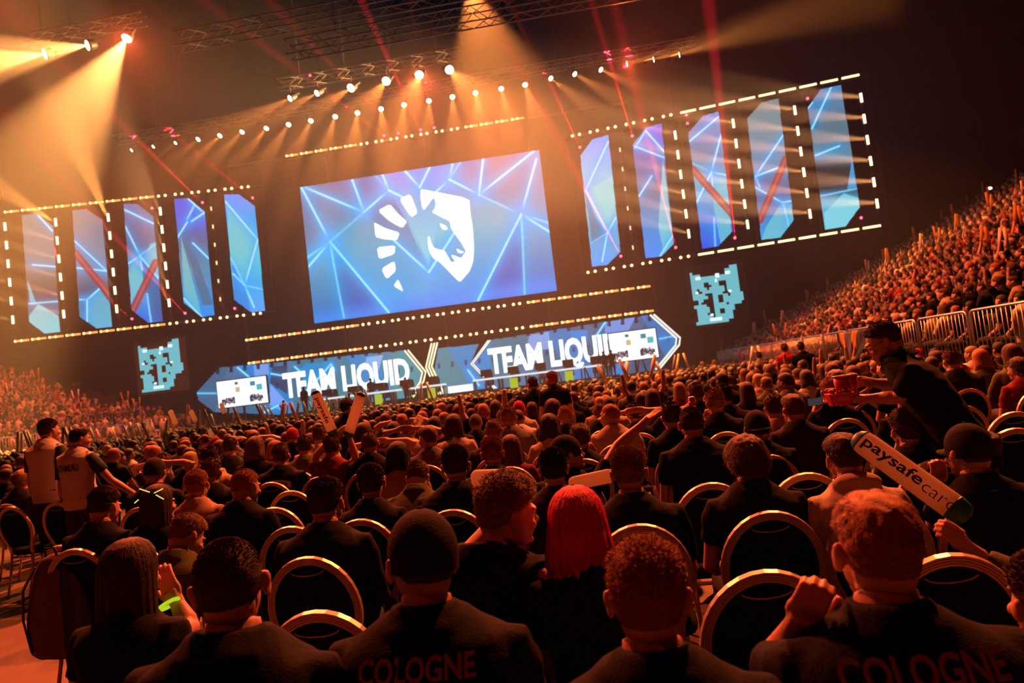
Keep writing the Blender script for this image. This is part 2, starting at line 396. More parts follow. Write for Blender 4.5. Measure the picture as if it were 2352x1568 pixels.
# crest (emblem shapes measured on the picture, drawn on the screen plane)
def zpt(x, y): return (840+x*280/1568, 410+y*280/1568)
def flat_shape(polys_px, p0, du, off):
    """filled flat shapes on the screen plane; polys = list of outlines (outer + holes resolved by triangulation)"""
    from mathutils.geometry import tessellate_polygon
    n = np.array([-du[1], du[0], 0.]); 
    if n[1] < 0: n = -n
    v = []; f = []
    for outl in polys_px:
        pts = []
        for loop in outl: pts.append([Vector(at_plane(u, w, p0, n)-n*off) for u, w in loop])
        flat = [p for lp in pts for p in lp]
        tr = tessellate_polygon([[Vector((p.dot(Vector(du)), p.z, 0)) for p in lp] for lp in pts])
        k = len(v); v += flat; f += [(a+k, b_+k, c+k) for a, b_, c in tr]
    return v, f
def smooth_loop(pts, it=2):
    for _ in range(it):
        out = []
        for i in range(len(pts)):
            a, b_ = pts[i], pts[(i+1) % len(pts)]
            out += [(a[0]*.85+b_[0]*.15, a[1]*.85+b_[1]*.15), (a[0]*.15+b_[0]*.85, a[1]*.15+b_[1]*.85)]
        pts = out
    return pts
crest = [
    [[(430, 265), (575, 192), (672, 438), (587, 505)]],
    [[(155, 412), (312, 325), (420, 455), (535, 553), (472, 640), (300, 545)]],
    [[(107, 570), (128, 570), (260, 640), (440, 695), (403, 797), (240, 782), (125, 752)]],
    [[(143, 882), (382, 858), (375, 970), (170, 1040)]],
    [[(200, 1160), (370, 1056), (392, 1185), (270, 1297)]],
    [[(415, 1292), (355, 1382), (488, 1458), (455, 1370)]],
    [[(708, 142), (735, 138), (1335, 255), (1345, 420), (1380, 640), (1395, 900), (1385, 1060), (1340, 1190), (1218, 1330), (1180, 1310), (945, 1068), (870, 1030), (815, 930), (797, 820), (800, 742), (822, 742), (845, 830), (880, 885), (905, 900), (1018, 925), (1060, 1000), (1100, 1073), (1150, 1068), (1105, 1000), (1100, 980), (1125, 982), (1228, 1022), (1250, 990), (1290, 935), (1230, 830), (1095, 640), (1083, 550), (945, 485), (850, 432), (885, 390), (900, 330), (890, 275), (872, 245), (750, 413), (722, 360), (703, 230)]],
    [[(948, 575), (975, 578), (1030, 605), (1056, 640), (1045, 658), (1005, 662), (975, 640)]],
    [[(1165, 903), (1190, 905), (1225, 927), (1265, 938), (1255, 958), (1215, 965), (1180, 945)]]]
crest = [[smooth_loop([zpt(*q) for q in lp], 1) for lp in sh] for sh in crest]
v, f = flat_shape(crest, np.array([0, YS, 0.]), (1, 0, 0), .015)
mesh_obj('crest', v, f, emat('white crest light', (.97, .98, 1), 1.15), main, loc=(0, -YS, 0))

# wings turned 9.5 degrees towards the audience
WA = R(9.5)
LP0, LDU = np.array([-18.2, 42.2, 0.]), np.array([math.cos(WA), math.sin(WA), 0.])
RP0, RDU = np.array([-.4, 42.2, 0.]), np.array([math.cos(WA), -math.sin(WA), 0.])
lpan = [[(50, 494), (85, 490), (122, 520), (138, 762), (103, 766), (67, 740)], [(166, 483), (198, 480), (235, 505), (257, 750), (222, 754), (183, 727)],
        [(284, 468), (315, 468), (352, 497), (374, 737), (341, 741), (302, 712)], [(400, 457), (433, 455), (470, 485), (492, 723), (463, 728), (422, 695)],
        [(515, 447), (548, 446), (585, 473), (609, 713), (577, 717), (538, 688)]]
rpan = [[(1333, 358), (1360, 320), (1397, 310), (1425, 578), (1395, 608), (1360, 612)], [(1453, 333), (1483, 293), (1519, 284), (1547, 560), (1520, 588), (1483, 593)],
        [(1581, 305), (1615, 266), (1650, 256), (1683, 530), (1650, 565), (1613, 571)], [(1716, 272), (1750, 235), (1788, 226), (1823, 505), (1793, 545), (1749, 551)],
        [(1855, 248), (1885, 205), (1932, 195), (1975, 475), (1942, 520), (1895, 527)]]
GRY = (105, 125, 160); CY = (120, 185, 215); BL = (20, 140, 235); DB = (30, 60, 200); PU = (105, 110, 200); DK = (70, 80, 125)
# per panel: gradient stops, facets, lines (all as picture coordinates of the artwork)
lart = [
    ([(0, (120, 112, 130)), (.4, (125, 115, 130)), (.6, (95, 75, 80)), (.7, (60, 60, 90)), (1, (90, 160, 200))], [([(62, 640), (85, 700), (70, 700)], CY), ([(88, 697), (134, 725), (138, 762), (103, 766), (67, 738), (67, 725)], (150, 195, 215))], [((88, 495), (120, 530)), ((75, 608), (127, 612)), ((65, 697), (133, 692), .8)]),
    ([(0, (115, 110, 135)), (.5, (125, 125, 165)), (.68, (80, 80, 110)), (1, (20, 150, 230))], [([(200, 690), (228, 662), (255, 700), (257, 750), (222, 754), (198, 735)], (110, 170, 210))], [((170, 552), (243, 620)), ((172, 575), (190, 600)), ((176, 615), (245, 622)), ((183, 688), (200, 688)), ((200, 688), (228, 663)), ((200, 690), (200, 740))]),
    ([(0, (90, 95, 160)), (.35, (85, 90, 140)), (.6, (120, 180, 210)), (1, (30, 90, 225))], [([(322, 590), (330, 640), (300, 700), (302, 600)], (120, 180, 205)), ([(325, 592), (366, 640), (374, 737), (350, 735), (330, 650)], (50, 85, 150)), ([(345, 560), (358, 555), (365, 630), (330, 595)], CY)], [((285, 481), (352, 513)), ((288, 520), (321, 587)), ((321, 587), (295, 605)), ((321, 587), (327, 620)), ((321, 587), (365, 640)), ((321, 587), (358, 560), .5), ((338, 675), (347, 740), .8)]),
    ([(0, (70, 75, 225)), (.2, (60, 90, 220)), (.35, (90, 90, 140)), (.6, (90, 130, 175)), (1, (10, 130, 240))], [([(415, 540), (455, 690), (463, 725), (424, 695)], (130, 180, 200)), ([(418, 535), (455, 600), (490, 700), (465, 700)], (75, 100, 140))], [((448, 468), (430, 503)), ((433, 457), (470, 490)), ((470, 488), (440, 508)), ((430, 510), (408, 545)), ((443, 558), (480, 594)), ((422, 685), (463, 728))]),
    ([(0, (105, 130, 250)), (.2, (20, 150, 240)), (.5, (110, 190, 215)), (.75, (20, 160, 235)), (1, (120, 150, 250))], [([(520, 470), (592, 550), (562, 655), (530, 590)], (125, 185, 210)), ([(533, 600), (562, 655), (577, 716), (538, 688)], (20, 120, 220))], [((518, 463), (592, 550)), ((592, 550), (562, 655)), ((562, 655), (584, 706)), ((535, 628), (562, 655)), ((562, 655), (602, 664), .6), ((562, 655), (530, 592), .6)])]
rart = [
    ([(0, (110, 140, 250)), (.25, (100, 170, 235)), (.5, (130, 195, 220)), (.75, (90, 160, 210)), (1, (90, 150, 250))], [([(1342, 430), (1368, 500), (1395, 540), (1360, 560)], (80, 110, 150)), ([(1345, 440), (1412, 400), (1414, 460), (1396, 535)], (140, 195, 215))], [((1397, 325), (1345, 437)), ((1345, 437), (1395, 535)), ((1395, 535), (1414, 500)), ((1395, 535), (1383, 600)), ((1395, 535), (1358, 558), .5)]),
    ([(0, (95, 110, 240)), (.25, (90, 90, 170)), (.5, (95, 105, 150)), (.7, (60, 130, 200)), (1, (60, 130, 250))], [([(1523, 360), (1547, 560), (1525, 585), (1512, 520)], (140, 190, 215)), ([(1486, 300), (1519, 284), (1526, 345)], (80, 80, 220))], [((1483, 300), (1458, 340)), ((1458, 336), (1526, 362)), ((1483, 300), (1527, 350)), ((1497, 404), (1468, 450)), ((1546, 540), (1516, 588))]),
    ([(0, (120, 130, 210)), (.3, (115, 115, 160)), (.55, (100, 160, 200)), (.8, (40, 120, 220)), (1, (40, 80, 230))], [([(1634, 395), (1670, 402), (1680, 540), (1655, 560), (1640, 480)], (120, 180, 210)), ([(1590, 440), (1612, 440), (1600, 470)], CY)], [((1650, 268), (1583, 325)), ((1656, 310), (1634, 395)), ((1634, 395), (1590, 375), .5), ((1634, 395), (1669, 402)), ((1634, 395), (1637, 430)), ((1634, 395), (1600, 465)), ((1640, 500), (1643, 565), .7)]),
    ([(0, (125, 125, 135)), (.4, (115, 130, 170)), (.65, (80, 90, 150)), (1, (40, 150, 240))], [([(1795, 465), (1820, 470), (1823, 505), (1793, 545), (1749, 551), (1760, 520)], (120, 180, 210))], [((1799, 310), (1735, 405)), ((1735, 405), (1790, 384)), ((1735, 430), (1797, 465)), ((1797, 465), (1820, 461)), ((1735, 405), (1745, 430), .6), ((1800, 470), (1812, 520), .6)]),
    ([(0, (110, 125, 180)), (.3, (105, 110, 130)), (.5, (110, 130, 165)), (.58, (60, 45, 50)), (.72, (60, 50, 60)), (.8, (100, 170, 215)), (1, (80, 160, 220))], [([(1938, 443), (1972, 455), (1975, 475), (1942, 520), (1895, 527), (1892, 490)], (150, 200, 225)), ([(1946, 436), (1957, 365), (1968, 430)], (70, 160, 230)), ([(1885, 265), (1870, 300), (1880, 280)], (40, 20, 15))], [((1910, 198), (1865, 295)), ((1856, 248), (1866, 235)), ((1873, 357), (1928, 335)), ((1885, 450), (1968, 433), .7)])]
RODS = {('r', 2): ((1592, 390), (1685, 495)), ('r', 3): ((1805, 365), (1745, 505)), ('l', 1): ((172, 580), (262, 690)), ('l', 2): ((357, 603), (305, 712))}
pnames = ['outermost', 'second', 'middle', 'fourth', 'innermost']
for side, pans, arts, p0, du in (('l', lpan, lart, LP0, LDU), ('r', rpan, rart, RP0, RDU)):
    for i, (px, art) in enumerate(zip(pans, arts)):
        def paint(U, V, px=px, art=art, side=side, i=i):
            ys = [p[1] for p in px]; t = (V-min(ys))/(max(ys)-min(ys)); C = lerp3(t, art[0])
            for poly, c in art[1]: C = over(C, inside(U, V, poly), c, .85)
            C = lines(C, U, V, art[2], 1.7, 10, colr=(185, 215, 255))
            if (side, i) in RODS:
                a, b_ = RODS[(side, i)]; d = seg_dist(U, V, a, b_)
                C = over(C, d < 9, (205, 45, 50), np.clip((9.5-d)/2, 0, .8)); C = over(C, d < 4, (235, 110, 110), np.clip((4-d)/6, 0, .6))
            return C
        # regularised outline: all panels share one shape on their wing
        pl = poly_on(px, p0, du)
        sidew = 'left' if side == 'l' else 'right'
        where = ('outermost panel', 'second panel from the outside', 'middle panel', 'fourth panel from the outside', 'panel nearest the main screen')[i if side == 'l' else 4-i]
        screen_thing('screen_panel', None, p0, du, .03, paint, SCR, 'tall clipped-corner blue screen, %s of the %s wing' % (where, sidew), 'tall screens of the %s wing' % sidew, snap=pl)

# ---------------------------------------------------------------- light strips
bulb_m = emat('strip light', (1, .36, .07), 1.6); bulb_hot = emat('strip bulb', (1, .66, .30), 2.8); box_m = mat('fixture black', (.02, .02, .02), .5)
barR_m = emat('strip light red', (1, .30, .08), 1.7)
def strip(name, p0, du, s0, s1, z, pattern, label, hot=False):
    p0 = np.array(p0, float); du = np.array(du, float); n = len(pattern); pitch = (s1-s0)/n
    nrm = np.array([-du[1], du[0], 0.])
    if nrm[1] < 0: nrm = -nrm
    base = p0+du*s0-nrm*.25; rz = math.atan2(du[1], du[0])
    t = empty(name, (base[0], base[1], z), rz); tag(t, label, 'light strip')
    L = s1-s0
    MB().bx(0, L, .05, .15, -.05, .05).build('rail', box_m, t)
    for i, c in enumerate(pattern):
        x = i*pitch
        if c == 'b':
            MB().tube([(x+.05, 0, 0), (x+pitch*.86, 0, 0)], .06, 8).build('light_bar', bulb_hot if hot else bulb_m, t, True)
            if not hot:
                for q in (.09, pitch*.45): MB().ell((x+q, -.03, 0), (.075, .06, .075), nu=8, nv=6).build('bulb', bulb_hot, t, True)
        else:
            for q in (.15, .55): MB().ell((x+q*pitch, 0, 0), (.085, .06, .085), nu=10, nv=6).build('bulb', bulb_hot, t, True)
def s_on(px, p0, du):
    n = np.array([-du[1], du[0], 0.]); P = at_plane(px[0], px[1], p0, n); return (P-p0)@du, P[2]
O0 = np.array([0, YS, 0.]); OX = np.array([1., 0, 0])
strip('light_strip', O0, OX, -16.89, -2.2, 16.74, 'bbbbb'+'ddddddd'+'bbbb', 'dashed amber light strip above the main screen')
strip('light_strip', O0, OX, -20.6, 3.7, 6.02, 'b'*8+'d'*11+'b'*8, 'long dashed amber light strip just under the main screen')
strip('light_strip', O0, OX, -20.6, 3.7, 4.62, 'b'*8+'d'*11+'b'*8, 'lower dashed amber light strip along the top of the booths')
for nm, p0, du, a, b_, pat, lab in (('l', LP0, LDU, (15, 488), (590, 431), 'b'*9+'d'*6, 'light strip along the top of the left wing screens'), ('l', LP0, LDU, (38, 783), (618, 720), 'b'*9+'d'*6, 'light strip under the left wing screens'),
                                    ('r', RP0, RDU, (1311, 318), (1978, 172), 'd'*6+'b'*9, 'light strip along the top of the right wing screens'), ('r', RP0, RDU, (1346, 626), (2028, 520), 'd'*6+'b'*9, 'light strip under the right wing screens')):
    s0, z0 = s_on(a, p0, du); s1, z1 = s_on(b_, p0, du)
    strip('light_strip', p0, du, s0, s1, (z0+z1)/2, pat, 'amber '+lab, hot=(nm == 'r'))

# columns of lamps between the wing screens
colm = emat('column lamp', (1, .70, .36), 4.0); colm2 = emat('small column lamp', (1, .62, .30), 2.0)
cols = [('l', (18, 522), (34, 735), 1.0, (-1, -.25, .35)), ('l', (135, 512), (149, 722), 1.0, (-1, -.3, .45)), ('l', (254, 501), (271, 710), 1.0, (-.05, -.5, 1)), ('l', (371, 487), (393, 696), .7, (0, -.5, 1)), ('l', (489, 481), (508, 688), .4, None),
        ('r', (1427, 346), (1453, 570), .3, None), ('r', (1551, 313), (1583, 538), .8, (-1, -.3, .35)), ('r', (1685, 286), (1716, 517), .9, (-1, -.3, .22)), ('r', (1826, 256), (1858, 493), .9, (-1, -.3, .16)), ('r', (1975, 228), (2014, 469), .9, (-1, -.3, .1))]
for i, (sd, a, b_, k, bd) in enumerate(cols):
    p0, du = (LP0, LDU) if sd == 'l' else (RP0, RDU)
    s0, z0 = s_on(a, p0, du); s1, z1 = s_on(b_, p0, du); s = (s0+s1)/2
    nrm = np.array([-du[1], du[0], 0.]); base = p0+du*s-nrm*(.2 if nrm[1] > 0 else -.2)
    t = empty('lamp_column', (base[0], base[1], min(z0, z1)), math.atan2(du[1], du[0]))
    tag(t, 'column of amber lamps, %s from the left on the %s wing' % (ordn[i % 5], 'left' if sd == 'l' else 'right'), 'light column', 'lamp columns between the wing screens')
    H = abs(z0-z1); MB().bx(-.05, .05, .08, .16, -.5, H+.5).build('pole', box_m, t)
    for q in range(6):
        z = H*q/5
        MB().bx(-.13, .13, .0, .1, z-.24, z+.24).build('lamp_housing', box_m, t)
        w = .09 if k > .5 else .05
        MB().box((0, -.03, z), (w*1.3, .05, .48 if k > .5 else .22)).build('lamp', colm if k > .5 else colm2, t)
        if bd is not None:
            P = base+np.array([0, -.15, min(z0, z1)+z])
            big = sd == 'l' and i in (1, 2) and ((q == 5) if z1 < z0 or True else False)
            if big: spot('lamp_beam', P, (-1, -.3, .85) if i == 1 else (-.10, -.35, 1), COLW*4, (1, .40, .08), 24, .8, .08)
            else: spot('lamp_beam', P, bd, COLW*k*(.35 if i == 2 else 1), (1, .45, .14), 17, .7, .08)

# dark scaffold that carries the screens, strips and lamps
def scaffold(p0, du, s0, s1, zs, step, label, z_lo=1.15):
    p0 = np.array(p0, float); du = np.array(du, float); nrm = np.array([-du[1], du[0], 0.])
    if nrm[1] < 0: nrm = -nrm
    base = p0+du*s0+nrm*.22; t = empty('scaffold_frame', (base[0], base[1], z_lo), math.atan2(du[1], du[0])); tag(t, label, 'scaffold', 'scaffolds behind the screens'); L = s1-s0; n = max(1, round(L/step))
    for k in range(n+1): MB().bx(L*k/n-.04, L*k/n+.04, -.04, .04, 0, max(zs)-z_lo).build('upright', box_m, t)
    if z_lo > 2:
        for k in (0, n): MB().bx(L*k/n-.015, L*k/n+.015, -.015, .015, max(zs)-z_lo, 31.98-z_lo).build('hanging_cable', box_m, t)
    for z in zs: MB().bx(0, L, -.30, .04, z-z_lo-.05, z-z_lo+.05).build('cross_tube', box_m, t)
for a, b_, c, p0, du, lab in (((15, 488), (590, 431), (38, 783), LP0, LDU, 'left wing'), ((1311, 318), (1978, 172), (1346, 626), RP0, RDU, 'right wing')):
    s0, z0 = s_on(a, p0, du); s1, z1 = s_on(b_, p0, du); zc = s_on(c, p0, du)[1]; scaffold(p0, du, s0-.3, s1+.3, [z0, zc], 3.0, 'black scaffold frame behind the screens of the %s' % lab, zc)
scaffold(O0, OX, -20.7, 3.8, [4.62, 6.02, 16.74], 6.1, 'black scaffold frame behind the main screen')

# ---------------------------------------------------------------- booths on the stage
def paint_booth(U, V):
    base = lerp3((U-450)/1110., [(0, (60, 85, 125)), (.1, (60, 90, 130)), (.3, (60, 110, 140)), (.45, (70, 130, 150)), (.6, (60, 110, 140)), (.8, (60, 85, 120)), (1, (50, 70, 110))])
    C = base
    g = (U+V*.3)
    C = over(C, (np.floor(g/37) % 3 == 0), (110, 110, 175), .35)
    C = over(C, (np.floor((U-V*.6)/61) % 4 == 1), (10, 120, 215), .6)
    for poly, c in (([(545, 838), (590, 838), (610, 870), (560, 850)], (0, 110, 210)), ([(582, 838), (616, 835), (618, 855), (612, 880), (585, 862)], (140, 145, 225)), ([(625, 842), (660, 838), (660, 905), (620, 880)], (55, 50, 85)),
                    ([(700, 836), (768, 828), (768, 850), (700, 905), (690, 850)], (0, 125, 205)), ([(842, 820), (880, 815), (870, 850), (835, 850)], (165, 165, 235)), ([(620, 880), (665, 930), (660, 950), (620, 930)], (150, 150, 240)),
                    ([(1085, 835), (1124, 782), (1130, 885)], (0, 120, 200)), ([(1215, 770), (1260, 762), (1265, 800), (1210, 810)], (150, 150, 225)), ([(1388, 738), (1460, 728), (1440, 765), (1390, 765)], (120, 140, 225)), ([(1310, 760), (1350, 757), (1350, 780), (1315, 790)], (0, 120, 215)),
                    ([(1400, 838), (1440, 835), (1430, 862), (1400, 862)], (20, 120, 210))):
        C = over(C, inside(U, V, poly), c, .85)
    for k in range(34):                                   # dark slots along the top edge, part of the picture
        x = 500+k*31; yy = 844-(x-505)*.122
        C = over(C, (abs(U-x) < 4) & (V > yy-2) & (V < yy+14), (25, 22, 50), .85)
        C = over(C, (abs(U-x-12) < 3) & (V > yy+50) & (V < yy+62), (25, 25, 60), .6)
    segs = [((546, 844), (575, 868)), ((623, 858), (653, 863)), ((677, 842), (692, 856)), ((700, 905), (760, 836)), ((760, 836), (768, 850)), ((1075, 850), (1100, 885)), ((1370, 770), (1390, 740)), ((452, 903), (500, 903), .7), ((1515, 778), (1545, 772), .7), ((600, 950), (640, 930))]
    return lines(C, U, V, segs, 1.4, 5, ga=.7)
def booth(px, label):
    return screen_thing('booth_screen', px, (0, YS), (1, 0, 0), .035, paint_booth, SCR2, label)
bl = booth([(452, 900), (504, 844), (933, 804), (974, 854), (969, 876), (945, 912), (640, 952), (492, 946), (455, 918)], 'left half of the wide booth screen with slanted ends')
br = booth([(1124, 781), (1497, 722), (1560, 777), (1558, 792), (1510, 850), (1138, 892), (1084, 835)], 'right half of the wide booth screen with slanted ends')
bc = booth([(1006, 800), (1100, 790), (1080, 835), (1125, 890), (1020, 905), (998, 850)], 'narrow centre section of the booth screen between the pale chevrons')
# lettering across both booths
white_l = emat('white letters', (.93, .97, 1), 1.5)
def text_mesh(name, txt, w, h, m, parent=None, M=None, off=.02, thin=False):
    """letters in the local x-z plane, filling w by h from the origin; M maps into the parent"""
    c = bpy.data.curves.new('t', 'FONT'); c.body = txt; c.size = 1; c.offset = off; c.resolution_u = 3
    o = bpy.data.objects.new('t', c); COL.objects.link(o); bpy.context.view_layer.update()
    me = bpy.data.meshes.new_from_object(o.evaluated_get(bpy.context.evaluated_depsgraph_get()))
    bpy.data.objects.remove(o); bpy.data.curves.remove(c)
    n = len(me.vertices); co = np.zeros(n*3, 'f'); me.vertices.foreach_get('co', co); co = co.reshape(-1, 3)
    a, b_ = co.min(0), co.max(0)
    xs = (co[:, 0]-a[0])/(b_[0]-a[0])*w; zs = (co[:, 1]-a[1])/(b_[1]-a[1])*h
    P = [Vector((x, 0, z)) for x, z in zip(xs, zs)]
    if M is not None: P = [M(p) if callable(M) else M @ p for p in P]
    me.vertices.foreach_set('co', np.array([tuple(p) for p in P], 'f').ravel()); me.update(); me.materials.append(m)
    o = bpy.data.objects.new(name, me); COL.objects.link(o)
    if parent: o.parent = parent
    return o
for par, a, b_, h in ((bl, (672, 919), (944, 886), 1.55), (br, (1146, 864), (1428, 830), 1.55)):
    A = at_y(a[0], a[1], YS-.1); B = at_y(b_[0], b_[1], YS-.1)
    o = text_mesh('lettering', 'TEAM LIQUID', B[0]-A[0]+.5, h+.25, white_l, par, Matrix.Translation(Vector((A[0]-.5, YS-.06, A[2]-.12)) - Vector((0, YS, 0))), .045)
# white statistics boards in front of the booth ends
board_w = emat('white board light', (.90, .97, .95), 1.25, True)
def stat_board(px, label):
    pts = [at_y(u, v, 41.2) for u, v in px]; x0, x1 = (pts[0][0]+pts[3][0])/2, (pts[1][0]+pts[2][0])/2; z0, z1 = (pts[2][2]+pts[3][2])/2, (pts[0][2]+pts[1][2])/2
    t = empty('display_board', ((x0+x1)/2, 41.2, z0)); tag(t, label, 'screen', 'white display boards at the booth ends')
    w, h = x1-x0, z1-z0
    MB().bx(-w/2, w/2, -.02, .1, 0, h).build('panel', board_w, t)
    MB().bx(-w/2-.06, w/2+.06, .02, .16, -.06, h+.06).build('frame', box_m, t)
    rs = random.Random(3)
    def blob(name, c, x, z, ww, hh): MB().box((x, -.03, z), (ww, .012, hh)).build(name, emat(name+str(c), s2l(c), 1.0), t)
    blob('picture', (50, 140, 160), .32*w/1.4, h*.78, .30, .26); blob('picture', (70, 190, 200), .42*w/1.4+.18, h*.62, .34, .34)
    blob('picture', (210, 190, 130), -.25, h*.62, .26, .3); blob('picture', (20, 120, 130), -.3, h*.86, .2, .16)
    for cx in (-w*.29, w*.28):
        b = MB()
        for k in range(16):
            x = cx+(k-7.5)*.05; b.box((x, -.03, h*.22+rs.uniform(-.05, .06)), (.07, .012, rs.uniform(.18, .42)))
        b.build('group_photo', emat('photo dark', s2l((50, 60, 95)), .8), t)
        b = MB()
        for k in range(7): b.box((cx+rs.uniform(-.35, .35), -.045, h*.22+rs.uniform(-.1, .1)), (.08, .01, .1))
        b.build('group_photo_faces', emat('photo light', s2l((190, 150, 150)), .9), t)
    MB().bx(-.05, .05, .0, .12, -z0+1.15, 0).build('stand', box_m, t)
stat_board([(497, 875), (610, 865), (616, 924), (503, 937)], 'bright white statistics board at the left end of the stage')
stat_board([(1398, 768), (1506, 752), (1512, 820), (1404, 832)], 'bright white statistics board at the right end of the stage')
# pale chevron light tubes
chev = emat('chevron tube', (1, .95, .62), 1.3); chevw = emat('chevron tube white', (.93, .95, .88), 1.1)
def chevron(px, y, m, label, n=2, r=.05, gap=.2):
    P = [at_y(u, v, y) for u, v in px]; t = empty('chevron_light', (P[0][0], y, 1.15)); tag(t, label, 'stage light', 'chevron light tubes on the booths')
    for k in range(n): MB().tube([(p[0]-P[0][0]+(k-(n-1)/2)*gap, 0, p[2]-1.15) for p in P], r, 6).build('light_tube', m, t, True)
    MB().tube([(p[0]-P[0][0], .12, p[2]-1.15) for p in P], .1, 4).build('backing', box_m, t)
chevron([(933, 804), (974, 854), (969, 876), (945, 912)], 41.8, chev, 'pale yellow chevron tubes at the right end of the left booth')
chevron([(998, 787), (985, 842), (1013, 905)], 41.6, chev, 'pale yellow bent tubes standing in the gap between the booths', 3, .05, .17)
chevron([(1124, 781), (1084, 835), (1138, 892)], 41.8, chevw, 'white chevron tubes at the left end of the right booth', 2, .045, .12)
chevron([(1497, 722), (1558, 776), (1556, 792), (1510, 848)], 41.8, chevw, 'white chevron tubes at the far right end of the booths', 2, .06, .2)
o = MB(); a = at_y(1056, 898, 40.5); o.bx(a[0]-.65, a[0]+.75, 40.5, 40.6, a[2]-.05, a[2]+.33); tag(o.build('low_screen', emat('low screen', (.85, .95, 1), 1.3)), 'small glowing white screen low at the stage front centre', 'screen')

# player desks
desk_m = emat('glowing desk top', (.9, .95, 1), .9); pan_m = emat('yellow green desk panel', s2l((190, 215, 60)), .75); mon_m = mat('monitor black', (.02, .02, .025), .4)  # white desk top has its brightness put in as emission
def player_desk(x, y, lab, k):
    t = empty('player_desk', (x, y, 1.15)); tag(t, lab, 'desk', 'player desks on the stage')
    MB().bx(-.72, .72, -.35, .35, .72, .82).build('desk_top', desk_m, t)
    for s in (-1, 1): MB().bx(s*.66-.03, s*.66+.03, -.3, .3, 0, .72).build('leg', mon_m, t)
    if k % 2 == 0: MB().bx(-.22, .22, -.37, -.36, .12, .66).build('front_panel', pan_m, t)
    m_ = empty('monitor', (x, y-.08, 1.98)); tag(m_, 'black monitor on the '+lab.replace('white-edged player ', ''), 'monitor', 'monitors on the player desks')
    MB().bx(-.3, .3, -.02, .02, .1, .46).build('screen_back', mon_m, m_); MB().bx(-.04, .04, -.02, .02, 0, .12).build('neck', mon_m, m_); MB().bx(-.14, .14, -.1, .1, -.005, .012).build('foot', mon_m, m_)
DESKS = []
for j in range(5): DESKS.append((-14.75+j*1.0*1.5-.3, 39.6, 'white-edged player desk, %s from left in the left team row' % ordn[j], j))
for j in range(5): DESKS.append((-6.0+j*1.5, 39.6, 'white-edged player desk, %s from left in the right team row' % ordn[j], j+1))
for d in DESKS: player_desk(*d)

# ---------------------------------------------------------------- hanging map screens
def map_screen(c, label):
    x0, x1, z0, z1, y = c; w, h = x1-x0, z1-z0
    t = empty('map_screen', ((x0+x1)/2, y, z0)); tag(t, label, 'screen', 'see-through map screens beside the stage')
    b = MB()
    for k in range(29): b.bx(-w/2-.25+k*(w+.5)/28-.012, -w/2-.25+k*(w+.5)/28+.012, .03, .05, -.15, h+.2)
    for k in range(33): b.bx(-w/2-.25, w/2+.25, .03, .05, -.15+k*(h+.35)/32-.012, -.15+k*(h+.35)/32+.012)
    b.build('mesh_grid', mat('grid grey', (.12, .12, .13), .6), t)
    A = (.20, .62, .72)
    rows = ["................###.", "#.............#####.", "####...........####.", "##########.########.", "###################.", "#####..####...#####.", "#####...###...#####.", "##.###.######.#####.", "#...#########.#####.", "#####...####...####.",
            "######..##..##.#####", "..##....##..########", "..#.....##..########", "#####...#####.#####.", ".#####..########....", ".#####..##..####....", ".####...##..###.....", ".######.#######.....", ".##############.....", "#############......."]
    b = MB()
    for j, rw in enumerate(rows):
        i = 0
        while i < 20:
            if rw[i] == '#':
                k = i
                while k < 20 and rw[k] == '#': k += 1
                b.bx(-w/2+i/20*w, -w/2+k/20*w, -.01, .02, h-(j+1)/20*h-.012, h-j/20*h+.012); i = k
            else: i += 1
    b.build('map_floor', emat('map pixels', (.16, .56, .66), .95), t)
    for a in ((10, 84, 20, 90), (50, 84, 58, 92), (70, 88, 80, 94), (28, 4, 52, 10), (48, 76, 52, 82), (6, 58, 12, 62), (72, 54, 78, 58), (30, 14, 36, 18)): MB().bx(-w/2+a[0]/100*w, -w/2+a[2]/100*w, -.03, -.01, a[1]/104*h, a[3]/104*h).build('map_marker', emat('map markers', (.75, 1, .95), 1.2), t)
    b = MB()
    for s in (-1, 1): b.tube([(s*w*.4, .05, h+.2), (s*w*.4, .05, 31.98-z0)], .02, 5)
    b.build('hanging_cable', box_m, t)
map_screen((-27.65, -24.85, 3.7, 6.7, 42.0), 'pale turquoise game map screen hanging left of the stage')
map_screen((5.85, 8.6, 3.5, 6.62, 42), 'pale turquoise game map screen hanging right of the stage')

# ---------------------------------------------------------------- roof rig
truss_m = mat('truss aluminium', (.30, .28, .27), .45, .7)
def truss(a, b_, label, w=.45):
    a = Vector(a); d = Vector(b_)-a; L = d.length; rz = math.atan2(d.y, d.x); t = empty('lighting_truss', a, rz); tag(t, label, 'truss')
    b = MB()
    for y in (-w/2, w/2):
        for z in (-w/2, w/2): b.tube([(0, y, z), (L, y, z)], .03, 5)
    b.build('chords', truss_m, t)
    b = MB(); n = int(L/.6)
    for i in range(n):
        x0, x1 = i*L/n, (i+1)*L/n; s = 1 if i % 2 else -1
        for y in (-w/2, w/2): b.tube([(x0, y, -s*w/2), (x1, y, s*w/2)], .016, 4)
        for z in (-w/2, w/2): b.tube([(x0, -s*w/2, z), (x1, s*w/2, z)], .016, 4)
    b.build('lattice', truss_m, t)
    for k in range(4): x = L*(k+.5)/4; MB().tube([(x, 0, w/2), (x, 0, 31.98-a.z)], .015, 4).build('hoist_chain', box_m, t)
    return t
lens_m = emat('lamp lens', (1, .78, .42), 9.0)
